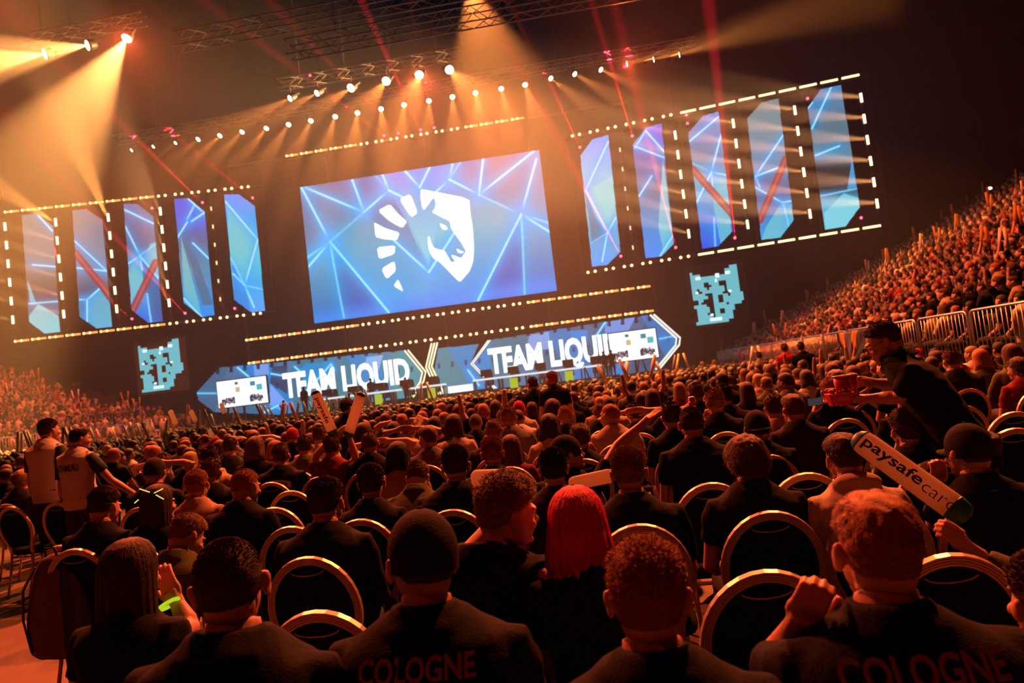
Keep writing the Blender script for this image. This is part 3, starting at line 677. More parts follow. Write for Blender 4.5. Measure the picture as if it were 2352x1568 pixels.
def spotlight(P, d, r, power, ang, label, group, col=ORANGE, name='spotlight', hang=.62):
    d = Vector(d).normalized(); t = empty(name, tuple(P)); t.rotation_euler = d.to_track_quat('-Z', 'Y').to_euler(); tag(t, label, 'spotlight', group)
    MB().tube([(0, 0, 0), (0, 0, .12), (0, 0, .34), (0, 0, .42)], [r*1.12, r*1.12, r*.9, r*.5], 12).build('housing', box_m, t, True)
    MB().tube([(0, 0, -.015), (0, 0, .01)], r, 16).build('lens', lens_m, t)
    b = MB(); 
    for s in (-1, 1): b.box((s*r*1.25, 0, .25), (.03, .08, .5))
    b.box((0, 0, .5), (r*2.6, .08, .03)); b.build('yoke', box_m, t)
    if hang:
        Rm = t.rotation_euler.to_matrix().inverted().to_4x4(); b = MB(); b.tube([(0, 0, .1), (0, .15, .3), (0, .15, hang)], .03, 6); b.v = [tuple(Rm @ Vector(q)) for q in b.v]; b.build('hanging_clamp', box_m, t)
    l = spot('lamp', (0, 0, -.03), (0, 0, -1), power, col, ang, .55, .05, t); l.rotation_euler = (0, 0, 0)
    return t
YB, YA = 40.0, 34.0
B_px = [(302, 343), (352, 335), (403, 327), (455, 319), (505, 311), (556, 302), (612, 296), (663, 287), (714, 278), (770, 268), (821, 259), (875, 250), (928, 240), (985, 231), (1039, 222), (1092, 212), (1151, 203), (1206, 194), (1265, 180), (1320, 170), (1380, 160), (1440, 147), (1501, 137), (1560, 126)]
zb = at_y(900, 246, YB)[2]
for i, (u, v) in enumerate(B_px):
    P = at_y(u, v, YB)
    if i < 18: P[2] = zb+(P[2]-zb)*.3
    k = i/23.
    if i >= 21: d = (1, -.25, .02+.02*(i-21)); pw = 1.5
    elif i >= 18: d = (.55+.1*(i-18), -.5, -.75); pw = 1.0
    else: d = ((-.75+1.0*i/12) if i < 12 else .02*(i-10), -.7, -.8); pw = [.15, .2, .3, .5][i] if i < 4 else .9
    spotlight(P, d, .10 if i < 3 else .14, BPOW*pw, 19, 'round amber spotlight, %s from the left in the long lower row' % ordn[i], 'long lower row of spotlights', name='spotlight')
A = at_y(300, 343, YB); B = at_y(1600, 120, YB)
truss((A[0]-1, YB+.15, A[2]+.75), (B[0], YB+.15, A[2]+.75), 'long lattice truss carrying the lower row of spotlights')
A_px = [(666, 226, -.9), (728, 214, -.75), (806, 202, -.5), (887, 186, -.15), (963, 172, 0), (1032, 160, .4)]
for i, (u, v, dx) in enumerate(A_px):
    P = at_y(u, v, YA); spotlight(P, (dx, -.9, -.75), .20 if i > 1 else .15, APOW, 22, 'large amber spotlight, %s from the left in the upper centre row' % ordn[i], 'upper centre row of spotlights')
A = at_y(640, 231, YA); B = at_y(1060, 155, YA); truss((A[0], YA+.15, A[2]+.85), (B[0], YA+.15, A[2]+.85), 'short lattice truss carrying the upper centre spotlights')
for i, (u, v, dx) in enumerate([(103, 124, -1.2), (201, 104, -1.2), (291, 88, -.25)]):
    P = at_y(u, v, 30); spotlight(P, (dx*.8, -1.0 if dx < -.5 else -.6, -.5 if dx < -.5 else -1), .22, LPOW, 34, 'large amber spotlight, %s of the three at the upper left' % ordn[i], 'three upper left spotlights', (1, .42, .09))
A = at_y(60, 132, 30); B = at_y(330, 80, 30); truss((A[0], 30.15, A[2]+.85), (B[0], 30.15, A[2]+.85), 'lattice truss holding the three upper left spotlights')
a = at_y(830, 85, 27); truss((a[0]-3, 27, a[2]), (a[0]+13, 27, a[2]), 'bare lattice truss near the roof above the centre', .6)
a = at_y(700, 10, 27); truss((a[0]-6, 28, a[2]), (a[0]+13, 28, a[2]), 'second bare lattice truss close under the roof', .6)
# lamp just above the picture, lighting the haze at the top centre
P = at_y(1075, -40, 30); spotlight(P, (.15, -.3, -1), .2, APOW*1.5, 46, 'amber spotlight above the bare centre truss', 'roof spotlights')

# red lasers
las_m = emat('red laser lens', (1, .06, .12), 6)
LAS = [((349, 478), (265, 415), 1), ((465, 465), (270, 275), 1.6), ((580, 454), (390, 300), .9), ((303, 732), (175, 620), .8), ((425, 719), (385, 675), .8), ((539, 708), (420, 600), .2), ((882, 311), (800, 250), .8), ((915, 306), (870, 260), .5),
       ((966, 298), (880, 110), 1.6), ((997, 293), (985, 225), 1), ((1332, 338), (1262, 190), 1.2), ((1452, 312), (1415, 190), 1.4), ((1579, 283), (1557, 135), 2.2), ((1426, 588), (1400, 540), .8), ((1552, 568), (1480, 290), 1.6), ((1688, 546), (1668, 370), 1.8), ((712, 173), (711, 170), 0), ((1855, 226), (1854, 220), 0), ((1978, 500), (1977, 480), 0)]
for i, (a, b_, k) in enumerate(LAS):
    P = at_y(a[0], a[1], 41.2); Q = at_y(b_[0], b_[1], 40.4)
    t = empty('laser_lamp', tuple(P)); tag(t, 'small red laser lamp, %s in order from left to right around the screens' % ordn[sorted(range(len(LAS)), key=lambda q: LAS[q][0][0]).index(i)], 'laser', 'red laser lamps')
    MB().ell((0, 0, 0), (.075, .06, .075), nu=10, nv=6).build('lens', las_m, t, True); MB().bx(-.09, .09, .06, .26, -.09, .09).build('housing', box_m, t)
    if k: spot('laser_beam', (0, -.08, 0), Q-P, LASW*k, (1, .01, .03), 4.2, .8, .01, t)

# ---------------------------------------------------------------- chairs
hoop_m = mat('ribbed gold frame', (.62, .50, .36), .38, .55, bump=0); pad_m = mat('black chair fabric', (.006, .0055, .006), .9, spec=.1, bump=.3, bscale=250)
def hoop_path():
    """outline of the chair back from the left seat corner over the top to the right one (x, z), z from the seat"""
    pts = []
    for k in range(25):
        a = R(215-k*250/24); pts.append((.198*math.cos(a), .70+.232*math.sin(a)))
    return [(-.13, .44), (-.135, .50)]+pts+[(.135, .50), (.13, .44)]
LEAN = -.22
def chair_meshes():
    M = {}
    prof = [(-.014, -.011), (.014, -.011), (.014, -.0065), (.0105, -.0045), (.014, -.0025), (.0105, 0), (.014, .0025), (.0105, .0045), (.014, .0065), (.014, .011), (-.014, .011)]
    hp = hoop_path()
    P = [Vector((x, -.20+(z-.45)*LEAN, z)) for x, z in hp]
    b = MB()
    v = []; f = []; m = 0
    pr = [(-1, -1), (1, -1), (1, -.62), (.78, -.5), (1, -.38), (1, -.12), (.78, 0), (1, .12), (1, .38), (.78, .5), (1, .62), (1, 1), (-1, 1)]
    # flat ribbed band: ribs face backwards (-y)
    n = len(pr); yv = Vector((0, 1, LEAN*-1)).normalized()
    for i, p in enumerate(P):
        t = (P[min(i+1, len(P)-1)]-P[max(i-1, 0)]).normalized(); out = t.cross(yv).normalized()
        for a, c in pr: v.append(p-yv*a*.011+out*c*.0165)
    for i in range(len(P)-1):
        for q in range(n): f.append((i*n+q, i*n+(q+1) % n, (i+1)*n+(q+1) % n, (i+1)*n+q))
    b.add(v, f)
    o = b.build('backrest_frame', hoop_m); M['hoop'] = o.data; bpy.data.objects.remove(o)
    b = MB(); inner = [(x*.91, .70+(z-.70)*.93) for x, z in hp if z > .48]
    fr = [Vector((x, -.20+(z-.45)*LEAN-.004, z)) for x, z in inner]; bk = [Vector((x, -.20+(z-.45)*LEAN+.022, z)) for x, z in inner]
    c1 = Vector((0, -.20+.25*LEAN-.016, .70)); c2 = Vector((0, -.20+.25*LEAN+.045, .70)); k = len(fr)
    b.add(fr+bk+[c1, c2], [(i, (i+1) % k, 2*k) for i in range(k)]+[(k+(i+1) % k, k+i, 2*k+1) for i in range(k)]+[((i+1) % k, i, k+i, k+(i+1) % k) for i in range(k)])
    o = b.build('backrest', pad_m, smooth=False); M['pad'] = o.data; bpy.data.objects.remove(o)
    b = MB(); b.tube([(.075*math.cos(R(a)), -.20+((.885+.022*math.sin(R(a)))-.45)*LEAN-.009, .885+.022*math.sin(R(a))) for a in range(185, 360, 12)], .0028, 5)
    o = b.build('hand_grip', hoop_m, smooth=True); M['grip'] = o.data; bpy.data.objects.remove(o)
    b = MB(); b.loft([(0, .02, .415, .185, .19), (0, .02, .43, .215, .215), (0, .02, .46, .22, .22), (0, .02, .485, .20, .20), (0, .02, .492, .14, .14)], 20, 4)
    o = b.build('seat', pad_m, smooth=True); M['seat'] = o.data; bpy.data.objects.remove(o)
    for nm, pts in (('rear', [(0, -.20, .44), (0, -.235, .22), (0, -.29, 0)]), ('front', [(0, .20, .43), (0, .215, 0)])):
        b = MB(); b.tube(pts, .0125, 6); o = b.build('leg', hoop_m, smooth=True); M[nm] = o.data; bpy.data.objects.remove(o)
    b = MB(); b.tube([(-.18, .2, .40), (.18, .2, .40), (.14, -.20, .40), (-.14, -.20, .40)], .011, 6, closed=True)
    o = b.build('seat_frame', hoop_m); M['sf'] = o.data; bpy.data.objects.remove(o)
    return M
CH = chair_meshes()
CHAIRS = []
def chair(x, y, label, group='banquet chairs in the audience rows', rz=0, full=True):
    t = empty('banquet_chair', (x, y+.30, 0), rz); tag(t, label, 'chair', group)   # origin: seat centre; hoop top comes out about y
    link('backrest_frame', CH['hoop'], t); link('backrest', CH['pad'], t)
    if full:
        link('hand_grip', CH['grip'], t); link('seat', CH['seat'], t); link('seat_frame', CH['sf'], t)
        for s in (-1, 1):
            o = link('leg', CH['rear'], t); o.location.x = s*.135
            o = link('leg', CH['front'], t); o.location.x = s*.18
    CHAIRS.append((x, y)); return t

# ---------------------------------------------------------------- people
skin_m = mat('skin', (.55, .30, .2), .5, objcol=True, sss=.25, bump=.06, bscale=300)
cloth_m = mat('cloth', (.02, .02, .02), .9, objcol=True, spec=.15, bump=.25, bscale=140, noise_col=.15)
hair_m = mat('hair', (.1, .05, .03), .6, objcol=True, bump=.35, bscale=220, noise_col=.3, spec=.25)
eye_m = mat('eye white', (.7, .66, .6), .3); jean_m = mat('trousers', (.03, .03, .045), .85, objcol=True)
def remesh(mb, vox, name, m, smooth_it=0, post=None):
    o = mb.build(name, m); md = o.modifiers.new('r', 'REMESH'); md.mode = 'VOXEL'; md.voxel_size = vox; md.use_smooth_shade = True
    if smooth_it:
        sm = o.modifiers.new('s', 'SMOOTH'); sm.factor = .5; sm.iterations = smooth_it
    dg = bpy.context.evaluated_depsgraph_get(); me = bpy.data.meshes.new_from_object(o.evaluated_get(dg)); old = o.data
    bpy.data.objects.remove(o); bpy.data.meshes.remove(old); me.name = name
    if not me.materials: me.materials.append(m)
    me.polygons.foreach_set('use_smooth', [True]*len(me.polygons))
    return me
def me_arrays(me):
    n = len(me.vertices); co = np.zeros(n*3, 'f'); me.vertices.foreach_get('co', co); return co.reshape(-1, 3)
def join_meshes(name, mes, m):
    V = []; L = []; LS = []; LT = []; off = 0; lo = 0
    for me in mes:
        co = me_arrays(me); V.append(co); nl = len(me.loops); li = np.zeros(nl, 'i'); me.loops.foreach_get('vertex_index', li); L.append(li+off)
        npol = len(me.polygons); ls = np.zeros(npol, 'i'); lt = np.zeros(npol, 'i'); me.polygons.foreach_get('loop_start', ls); me.polygons.foreach_get('loop_total', lt)
        LS.append(ls+lo); LT.append(lt); off += len(co); lo += nl
    V = np.concatenate(V); L = np.concatenate(L); LS = np.concatenate(LS); LT = np.concatenate(LT)
    me = bpy.data.meshes.new(name); me.vertices.add(len(V)); me.vertices.foreach_set('co', V.ravel()); me.loops.add(len(L)); me.loops.foreach_set('vertex_index', L)
    me.polygons.add(len(LS)); me.polygons.foreach_set('loop_start', LS); me.polygons.foreach_set('loop_total', LT); me.update()
    me.polygons.foreach_set('use_smooth', [True]*len(LS)); me.materials.append(m)
    for q in mes: bpy.data.meshes.remove(q)
    return me

def head_solid(b, M):
    """the head in its own frame: centre of the skull at the origin, face towards +y"""
    def e(c, r, rot=None):
        MM = M @ Matrix.Translation(Vector(c)) @ (Euler(rot).to_matrix().to_4x4() if rot else Matrix.Identity(4)) @ Matrix.Diagonal((*r, 1))
        b.ell((0, 0, 0), (1, 1, 1), MM, 16, 12)
    e((0, -.012, .022), (.074, .094, .088)); e((0, .028, -.02), (.064, .068, .085)); e((0, .045, -.075), (.044, .048, .034)); e((0, -.03, -.03), (.062, .065, .06))
    e((0, .1, -.022), (.012, .02, .014)); e((0, .092, -.005), (.009, .014, .028)); e((0, .082, .022), (.048, .016, .011))
    e((.037, .072, -.03), (.022, .02, .02)); e((-.037, .072, -.03), (.022, .02, .02))
    e((0, .090, -.056), (.022, .010, .006)); e((0, .088, -.066), (.02, .010, .006)); e((0, .085, -.09), (.018, .016, .014))
    for s in (-1, 1):
        e((s*.082, -.004, -.006), (.006, .020, .033), (0.1, 0, s*-.45)); e((s*.087, -.012, .008), (.006, .012, .019), (0, 0, s*-.6))
def hand_solid(b, M, pose='relaxed', side=1):
    """palm at the origin, fingers along +z, back of the hand towards -y, thumb on +x*side"""
    def T(p): return M @ Vector(p)
    MM = M @ Matrix.Translation(Vector((0, 0, .045))) @ Matrix.Diagonal((.040, .016, .05, 1)); b.ell((0, 0, 0), (1, 1, 1), MM, 14, 10)
    b.tube([T((0, 0, -.04)), T((0, 0, .01)), T((0, 0, .04))], [.027, .028, .03], 10)
    curl = {'relaxed': .35, 'open': .08, 'grip': 1.25, 'fist': 1.5}[pose]
    for k, (x, L) in enumerate(((.027, .072), (.009, .08), (-.010, .075), (-.027, .058))):
        p = Vector((x*side, 0, .085)); a = curl*.5; pts = [p-Vector((0, 0, .03))]; sp = (x*side)*(3.0 if pose == 'open' else .8)
        for j, l in enumerate((.45, .32, .23)):
            pts.append(p.copy()); p = p+Vector((sp*.3, math.sin(a), math.cos(a)))*L*l; a += curl*.75
        pts.append(p); b.tube([T(q) for q in pts], [.0095, .0095, .0088, .008, .0068], 7)
    a = {'open': .9, 'relaxed': .55, 'grip': .35, 'fist': .3}[pose]
    pts = [(side*.015, .002, .01), (side*.036, .006, .03), (side*(.036+.03*math.sin(a)), .012+.02*min(curl, 1), .055), (side*(.036+.045*math.sin(a)), .018+.035*min(curl, 1), .078)]
    b.tube([T(q) for q in pts], [.013, .0125, .0105, .008], 7)
def bone_M(a, b_, roll_ref=(0, -1, 0)):
    """frame at b_ whose z continues a->b_ and whose -y looks along roll_ref"""
    z = (Vector(b_)-Vector(a)).normalized(); y = -Vector(roll_ref); y = (y-z*y.dot(z)).normalized(); x = y.cross(z)
    return Matrix(((x.x, y.x, z.x, b_[0]), (x.y, y.y, z.y, b_[1]), (x.z, y.z, z.z, b_[2]), (0, 0, 0, 1)))

ARMS = {  # elbow, wrist, hand pose (right side, x mirrored for left); shoulder at (.185,-.01,.93)
    'lap': ((.235, .04, .70), (.13, .26, .62), 'relaxed'), 'fold': ((.235, .08, .74), (.03, .20, .76), 'relaxed'),
    'up': ((.30, .10, 1.06), (.20, .10, 1.32), 'grip'), 'high': ((.30, .04, 1.20), (.32, .02, 1.46), 'grip'), 'wave': ((.34, .08, 1.08), (.36, .12, 1.33), 'open'),
    'behindhead': ((.38, .02, 1.18), (.12, -.09, 1.22), 'relaxed'), 'face': ((.20, .16, .78), (.10, .12, 1.02), 'fist'), 'phone': ((.22, .16, .80), (.08, .30, 1.02), 'grip'),
    'side': ((.25, -.06, .68), (.27, .02, .44), 'relaxed'), 'down': ((.235, -.01, .64), (.245, .06, .40), 'relaxed')}
def head_matrix(sp):
    """skull centre for a figure whose crown is sp['top'] above its seat frame"""
    h = sp.get('hp', (R(8), 0, 0)); lean = sp.get('lean', 0)
    piv = Vector((sp.get('hx', 0), .015+lean*.9, 1.065)); E_ = Euler((-h[1], h[2], h[0]), 'XYZ')
    return Matrix.Translation(piv) @ E_.to_matrix().to_4x4() @ Matrix.Translation(Vector((0, .025, .115)))
def figure(sp, near=2):
    """returns meshes body, shirt, trousers, hair in the seat frame (origin on the floor under the hips, facing +y)"""
    vb = {3: .0085, 2: .012, 1: .018}[near]; lean = sp.get('lean', 0); wd_ = sp.get('wide', 1.0); stand_ = sp.get('stand', False)
    HM = head_matrix(sp)
    def sh(z): return lean*max(0, (z-.5))/.55*1.0
    # torso
    ring = [(.44, .02, .165, .135), (.55, .0, .175, .13), (.70, -.01, .162, .115), (.84, -.015, .175, .118), (.93, -.022, .192, .118), (.985, -.025, .19, .105), (1.022, -.018, .165, .088), (1.05, -.010, .118, .075), (1.078, -.002, .082, .068)]
    def torso(b, inf=0, z0=0):
        rr = [(0, cyy+sh(z), z, (rx*wd_+inf), ry*(wd_*.6+.4)+inf) for z, cyy, rx, ry in ring if (z < 1.04 or inf > 0)]; b.loft(rr, 24, 2.5)
    armdef = []
    for s in (-1, 1):
        a = sp.get('armR' if s > 0 else 'armL', 'lap')
        if isinstance(a, str): a = ARMS[a]
        S = Vector((s*.178*wd_, -.018+sh(.98), .975)); E_ = Vector((s*a[0][0], a[0][1]+sh(.8), a[0][2])); Wp = Vector((s*a[1][0], a[1][1]+sh(.8), a[1][2]))
        armdef.append((s, S, E_, Wp, a[2]))
    body = MB(); torso(body, -.006)
    nk = HM @ Vector((0, -.02, -.07))
    body.tube([Vector((0, sh(1)-.012, .98)), Vector((0, sh(1.05)-.002, 1.06)), nk.lerp(Vector((0, sh(1.05), 1.06)), .4), nk], [.066, .064*(wd_*.5+.5), .060*(wd_*.5+.5), .062], 14)
    for s, S, E_, Wp, hp in armdef:
        body.tube([S+Vector((-s*.02, 0, -.01)), S.lerp(E_, .12), S.lerp(E_, .5), E_, E_.lerp(Wp, .3), E_.lerp(Wp, .75), Wp], [.035, .043, .045, .038, .040, .030, .026], 12)
    def legs(b, inf):
        for s in (-1, 1):
            if stand_:
                b.tube([(s*.09, 0, .52), (s*.10, 0, .22), (s*.10, 0, -.05), (s*.105, -.02, -.42)], [.095+inf, .08+inf, .06+inf, .045+inf], 12)
            else:
                b.tube([(s*.09, .0, .53), (s*.11, .22, .545), (s*.13, .43, .53), (s*.13, .46, .47)], [.095+inf, .085+inf, .066+inf, .06+inf], 12)
                b.tube([(s*.13, .46, .50), (s*.13, .45, .30), (s*.13, .43, .10)], [.062+inf, .055+inf, .038+inf], 12)
    legs(body, -.01)
    if near < 3: head_solid(body, HM)
    me = remesh(body, vb, 'body', skin_m, 1 if near > 1 else 0)
    extra = []
    if near >= 3:
        hb = MB(); head_solid(hb, HM); hb.tube([nk, HM @ Vector((0, -.012, -.03))], [.056, .05], 14); extra.append(remesh(hb, .0045, 'head', skin_m, 3))
    if near >= 2:
        for s, S, E_, Wp, hp in armdef:
            hb = MB(); ref = sp.get('palmref', (0, -1, .3)); hand_solid(hb, bone_M(E_, Wp, ref), hp, -s); extra.append(remesh(hb, .0042 if near == 3 else .006, 'hand', skin_m, 1))
        foot = MB()
        for s in (-1, 1):
            if not stand_: foot.tube([(s*.13, .42, .05), (s*.13, .50, .045), (s*.13, .60, .03)], [.042, .045, .035], 10)
        if foot.v: extra.append(remesh(foot, .012, 'foot', skin_m, 0))
    body_me = join_meshes('body', [me]+extra, skin_m)
    # shirt
    sb = MB(); torso(sb, .010); sl = sp.get('sleeve', .55)
    for s, S, E_, Wp, hp in armdef:
        pts = [S+Vector((-s*.06, 0, .012)), S+Vector((0, 0, .002)), S.lerp(E_, .15)]; rr = [.055, .063, .064]
        if sl <= 1:
            pts += [S.lerp(E_, sl*.6), S.lerp(E_, sl)]; rr += [.060, .060]
        else: pts += [S.lerp(E_, .5), E_, E_.lerp(Wp, .5), E_.lerp(Wp, .96)]; rr += [.058, .052, .046, .036]
        sb.tube(pts, rr, 12)
    cr = sp.get('collar', .062); sb.tube([(0, sh(1.03)-.010, 1.045), (0, sh(1.05)-.002, 1.098)], [(cr+.040)*wd_, (cr+.014)*(wd_*.5+.5)], 18)
    if sp.get('hood'):
        sb.ell((0, -.06+sh(1), 1.075), (.118, .066, .055)); sb.ell((0, -.095+sh(1), 1.01), (.095, .05, .08))
    shirt_me = remesh(sb, {3: .009, 2: .013, 1: .018}[near], 'shirt', cloth_m, 3 if near > 1 else 1)
    co = me_arrays(shirt_me)
    if near > 1:   # folds
        amp = sp.get('folds', .008); out = np.empty_like(co); sd = sp.get('seed', 0)*3.1
        for i, p in enumerate(co):
            n = mnoise.noise(Vector((p[0]*5+sd, p[1]*5, p[2]*14)))+.5*mnoise.noise(Vector((p[0]*14, p[1]*12+sd, p[2]*22)))
            r_ = Vector((p[0], p[1]-sh(p[2]), 0)); l = max(r_.length, .03); k = n*amp; out[i] = (p[0]+r_.x/l*k, p[1]+r_.y/l*k, p[2]+n*amp*.4)
        shirt_me.vertices.foreach_set('co', out.ravel()); shirt_me.update()
    tb = MB(); legs(tb, .004); tb.loft([(0, .02, .44, .17*wd_, .135), (0, .0, .55, .185*wd_, .14), (0, -.005, .60, .18*wd_, .135)], 20, 2.5)
    tr_me = remesh(tb, .02, 'trousers', jean_m, 1)
    hair_me = make_hair(sp, HM, near)
    return dict(body=body_me, shirt=shirt_me, trousers=tr_me, hair=hair_me, HM=HM)

def hair_surface(p, st):
    """thickness of the hair over the skull at unit direction p"""
    x, y, z = p
    front = .35-.25*abs(x)                         # hairline height at the forehead
    line = np.interp(y, [-1, -.45, .0, .35, .75, 1], [-.72, -.62, -.18, .05, .42, .55])   # lower limit from nape to forehead
    d = z-line; f = min(max(d*6+.2, 0), 1)
    top = min(max((z-.15)/.6, 0), 1)
    th = st['side']*(1-top)+st['top']*top
    if st.get('quiff') and z > .3 and y > 0: th += st['quiff']*min(max((y-.0)/.6, 0), 1)
    return f, th*f
STY = {'buzz': dict(side=.003, top=.006, L=.006, n=1.0, up=1), 'fade': dict(side=.003, top=.020, L=.014, n=1.0, up=1), 'short': dict(side=.007, top=.018, L=.015, n=1.0, up=1),
       'curly': dict(side=.005, top=.020, L=.011, n=1.3, up=.8, curl=1), 'quiff': dict(side=.004, top=.018, L=.013, n=1.2, up=.25, quiff=.012, rand=.12), 'messy': dict(side=.009, top=.026, L=.020, n=1.2, up=.5, curl=1),
       'mop': dict(side=.018, top=.022, L=.030, n=1, up=.1, rand=.2), 'bald': dict(side=.0015, top=.0005, L=.003, n=.4, up=1), 'long': dict(side=.016, top=.018, L=.012, n=.4, up=.2), 'bob': dict(side=.022, top=.022, L=.02, n=.7, up=.2), 'cap': dict(side=.005, top=.003, L=.008, n=.7, up=1)}
def make_hair(sp, HM, near):
    st = STY[sp.get('hair', 'short')]; rs = random.Random(sp.get('seed', 0)+5); nu, nv = {3: (72, 48), 2: (40, 26), 1: (20, 13)}[near]
    v = []; f = []; info = []
    for i in range(nv+1):
        th = math.pi*i/nv
        for j in range(nu):
            ph = 2*math.pi*j/nu; d = Vector((math.sin(th)*math.cos(ph), math.sin(th)*math.sin(ph), math.cos(th)))
            fl, t = hair_surface(d, st)
            nz = mnoise.noise(Vector((d.x*5+sp.get('seed', 0), d.y*5, d.z*5)))*st['top']*.35*fl
            if st.get('curl'): nz += mnoise.noise(Vector((d.x*14+sp.get('seed', 0), d.y*14, d.z*14)))*st['top']*.3*fl
            k = 1.0 if fl > .3 else .93
            base = Vector((d.x*(.0745*k+t+nz), d.y*(.0945*k+t+nz)-.012, d.z*(.088*k+t+nz)+.022)) if d.z > -.1 else Vector((d.x*(.072*k+t), d.y*(.088*k+t)-.014, d.z*(.105*k+t*.5)+.022))
            v.append(base); info.append((fl, d))
    for i in range(nv):
        for j in range(nu):
            a, b_ = i*nu+j, i*nu+(j+1) % nu; f.append((a, b_, b_+nu, a+nu))
    V = [HM @ p for p in v]; F = list(f)
    NT = {3: 9000, 2: 1500, 1: 0}[near]; NT = int(NT*st['n'])
    n0 = nu*nv
    down = HM.to_3x3().inverted() @ Vector((0, 0, -1))
    W = {3: .0010, 2: .0028, 1: .004}[near]
    for _ in range(NT):
        for _t in range(4):
            q = rs.randrange(nu, n0); fl, d = info[q]
            if fl > .6: break
        else: continue
        p = v[q].lerp(v[rs.choice((q-nu, q+1 if q+1 < n0 else q, q))], rs.random()); topf = min(max((d.z-.1)/.5, 0), 1)
        L = (st['L']*(.2+.8*topf) if st['side'] < .012 else st['L'])*rs.uniform(.6, 1.3)
        nrm = Vector((d.x, d.y, d.z)); swirl = Vector((-d.y, d.x, 0))*.4
        comb = down*(1-st['up'])*1.3+Vector((0, .5, 0))*topf+swirl*.5
        if st.get('curl'): comb += Vector((rs.uniform(-1, 1), rs.uniform(-1, 1), rs.uniform(-1, 1)))*.9
        dr = (nrm*(.5+st['up']*.5)+comb*.8+Vector((rs.uniform(-1, 1), rs.uniform(-1, 1), rs.uniform(-1, 1)))*st.get('rand', .3)).normalized()
        side = dr.cross(nrm)
        if side.length < .05: side = dr.cross(Vector((1, 0, 0)))
        side = side.normalized()*W
        p0 = p-nrm*.002; p1 = p+dr*L*.55+nrm*L*.1; p2 = p+dr*L+down*L*.15
        k = len(V); V += [HM @ (p0-side), HM @ (p0+side), HM @ (p1+side*.7), HM @ (p1-side*.7), HM @ p2]; F += [(k, k+1, k+2, k+3), (k+3, k+2, k+4)]
    hs = sp.get('hair')
    if hs in ('long', 'bob'):
        V = []; F = []
        Ll = sp.get('hlen', .34) if hs == 'long' else .13
        c = HM @ Vector((0, 0, .0)); spread = sp.get('spread', 1.0); K = {3: 2600, 2: 420, 1: 0}[near]; ln = sp.get('lean', 0)
        rg = [(c.x, c.y-.012, c.z+.137, .008, .01), (c.x, c.y-.012, c.z+.130, .036, .046), (c.x, c.y-.012, c.z+.112, .062, .078), (c.x, c.y-.014, c.z+.082, .081, .1), (c.x, c.y-.018, c.z+.045, .091, .104), (c.x, c.y-.030, c.z+.0, .095, .092)]
        for k in range(1, 9):
            t = k/8; rg.append((c.x, c.y-.035-.03*min(t*2, 1)-ln*t*.4, c.z-Ll*t, (.095+.022*t*spread)*(1 if t < .95 else .86), .085-.03*t))
        NR_ = len(rg); NU = {3: 48, 2: 28, 1: 14}[near]; sd_ = sp.get('seed', 0)
        def pt(t, a, off=0):
            q = min(t*(NR_-1), NR_-1.001); i = int(q); g = q-i; A_, B_ = rg[i], rg[i+1]; L_ = lambda n: A_[n]+(B_[n]-A_[n])*g
            wv = .003*math.sin(a*9+sd_)+.002*math.sin(a*23+sd_); 
            return Vector((L_(0)+math.cos(a)*(L_(3)+off+wv*t), L_(1)+math.sin(a)*(L_(4)+off+wv*t), L_(2)))
        NV_ = (NR_-1)*2
        for i in range(NV_+1):
            for j in range(NU): V.append(pt(i/NV_, 2*math.pi*j/NU))
        for i in range(NV_):
            for j in range(NU): F.append((i*NU+j, i*NU+(j+1) % NU, (i+1)*NU+(j+1) % NU, (i+1)*NU+j))
        for _ in range(K):
            a = rs.uniform(math.pi*.85, math.pi*2.15); t0 = rs.uniform(0.05, .5); t1 = min(t0+rs.uniform(.35, .9), rs.uniform(.97, 1.0)); o0 = rs.uniform(.0, .003); w = .0011 if near == 3 else .003; da = rs.uniform(-.06, .06); pts = []
            for k in range(8): t = t0+(t1-t0)*k/7; p = pt(t, a+da*k/7, o0+.0025*math.sin(math.pi*k/7)); 
            pts = [pt(t0+(t1-t0)*k/7, a+da*k/7, o0+.003*math.sin(math.pi*k/7)) for k in range(8)]
            if t1 > .94: pts.append(pts[-1]+Vector((math.cos(a)*.004, math.sin(a)*.004, -rs.uniform(.0, .03))))
            sd = Vector((-math.sin(a), math.cos(a), 0))*w
            for k in range(len(pts)-1):
                n = len(V); V += [pts[k]-sd, pts[k]+sd, pts[k+1]+sd*.8, pts[k+1]-sd*.8]; F.append((n, n+1, n+2, n+3))
    me = bpy.data.meshes.new('hair'); me.from_pydata([tuple(p) for p in V], [], F); me.update(); me.polygons.foreach_set('use_smooth', [True]*len(me.polygons)); me.materials.append(hair_m)
    return me

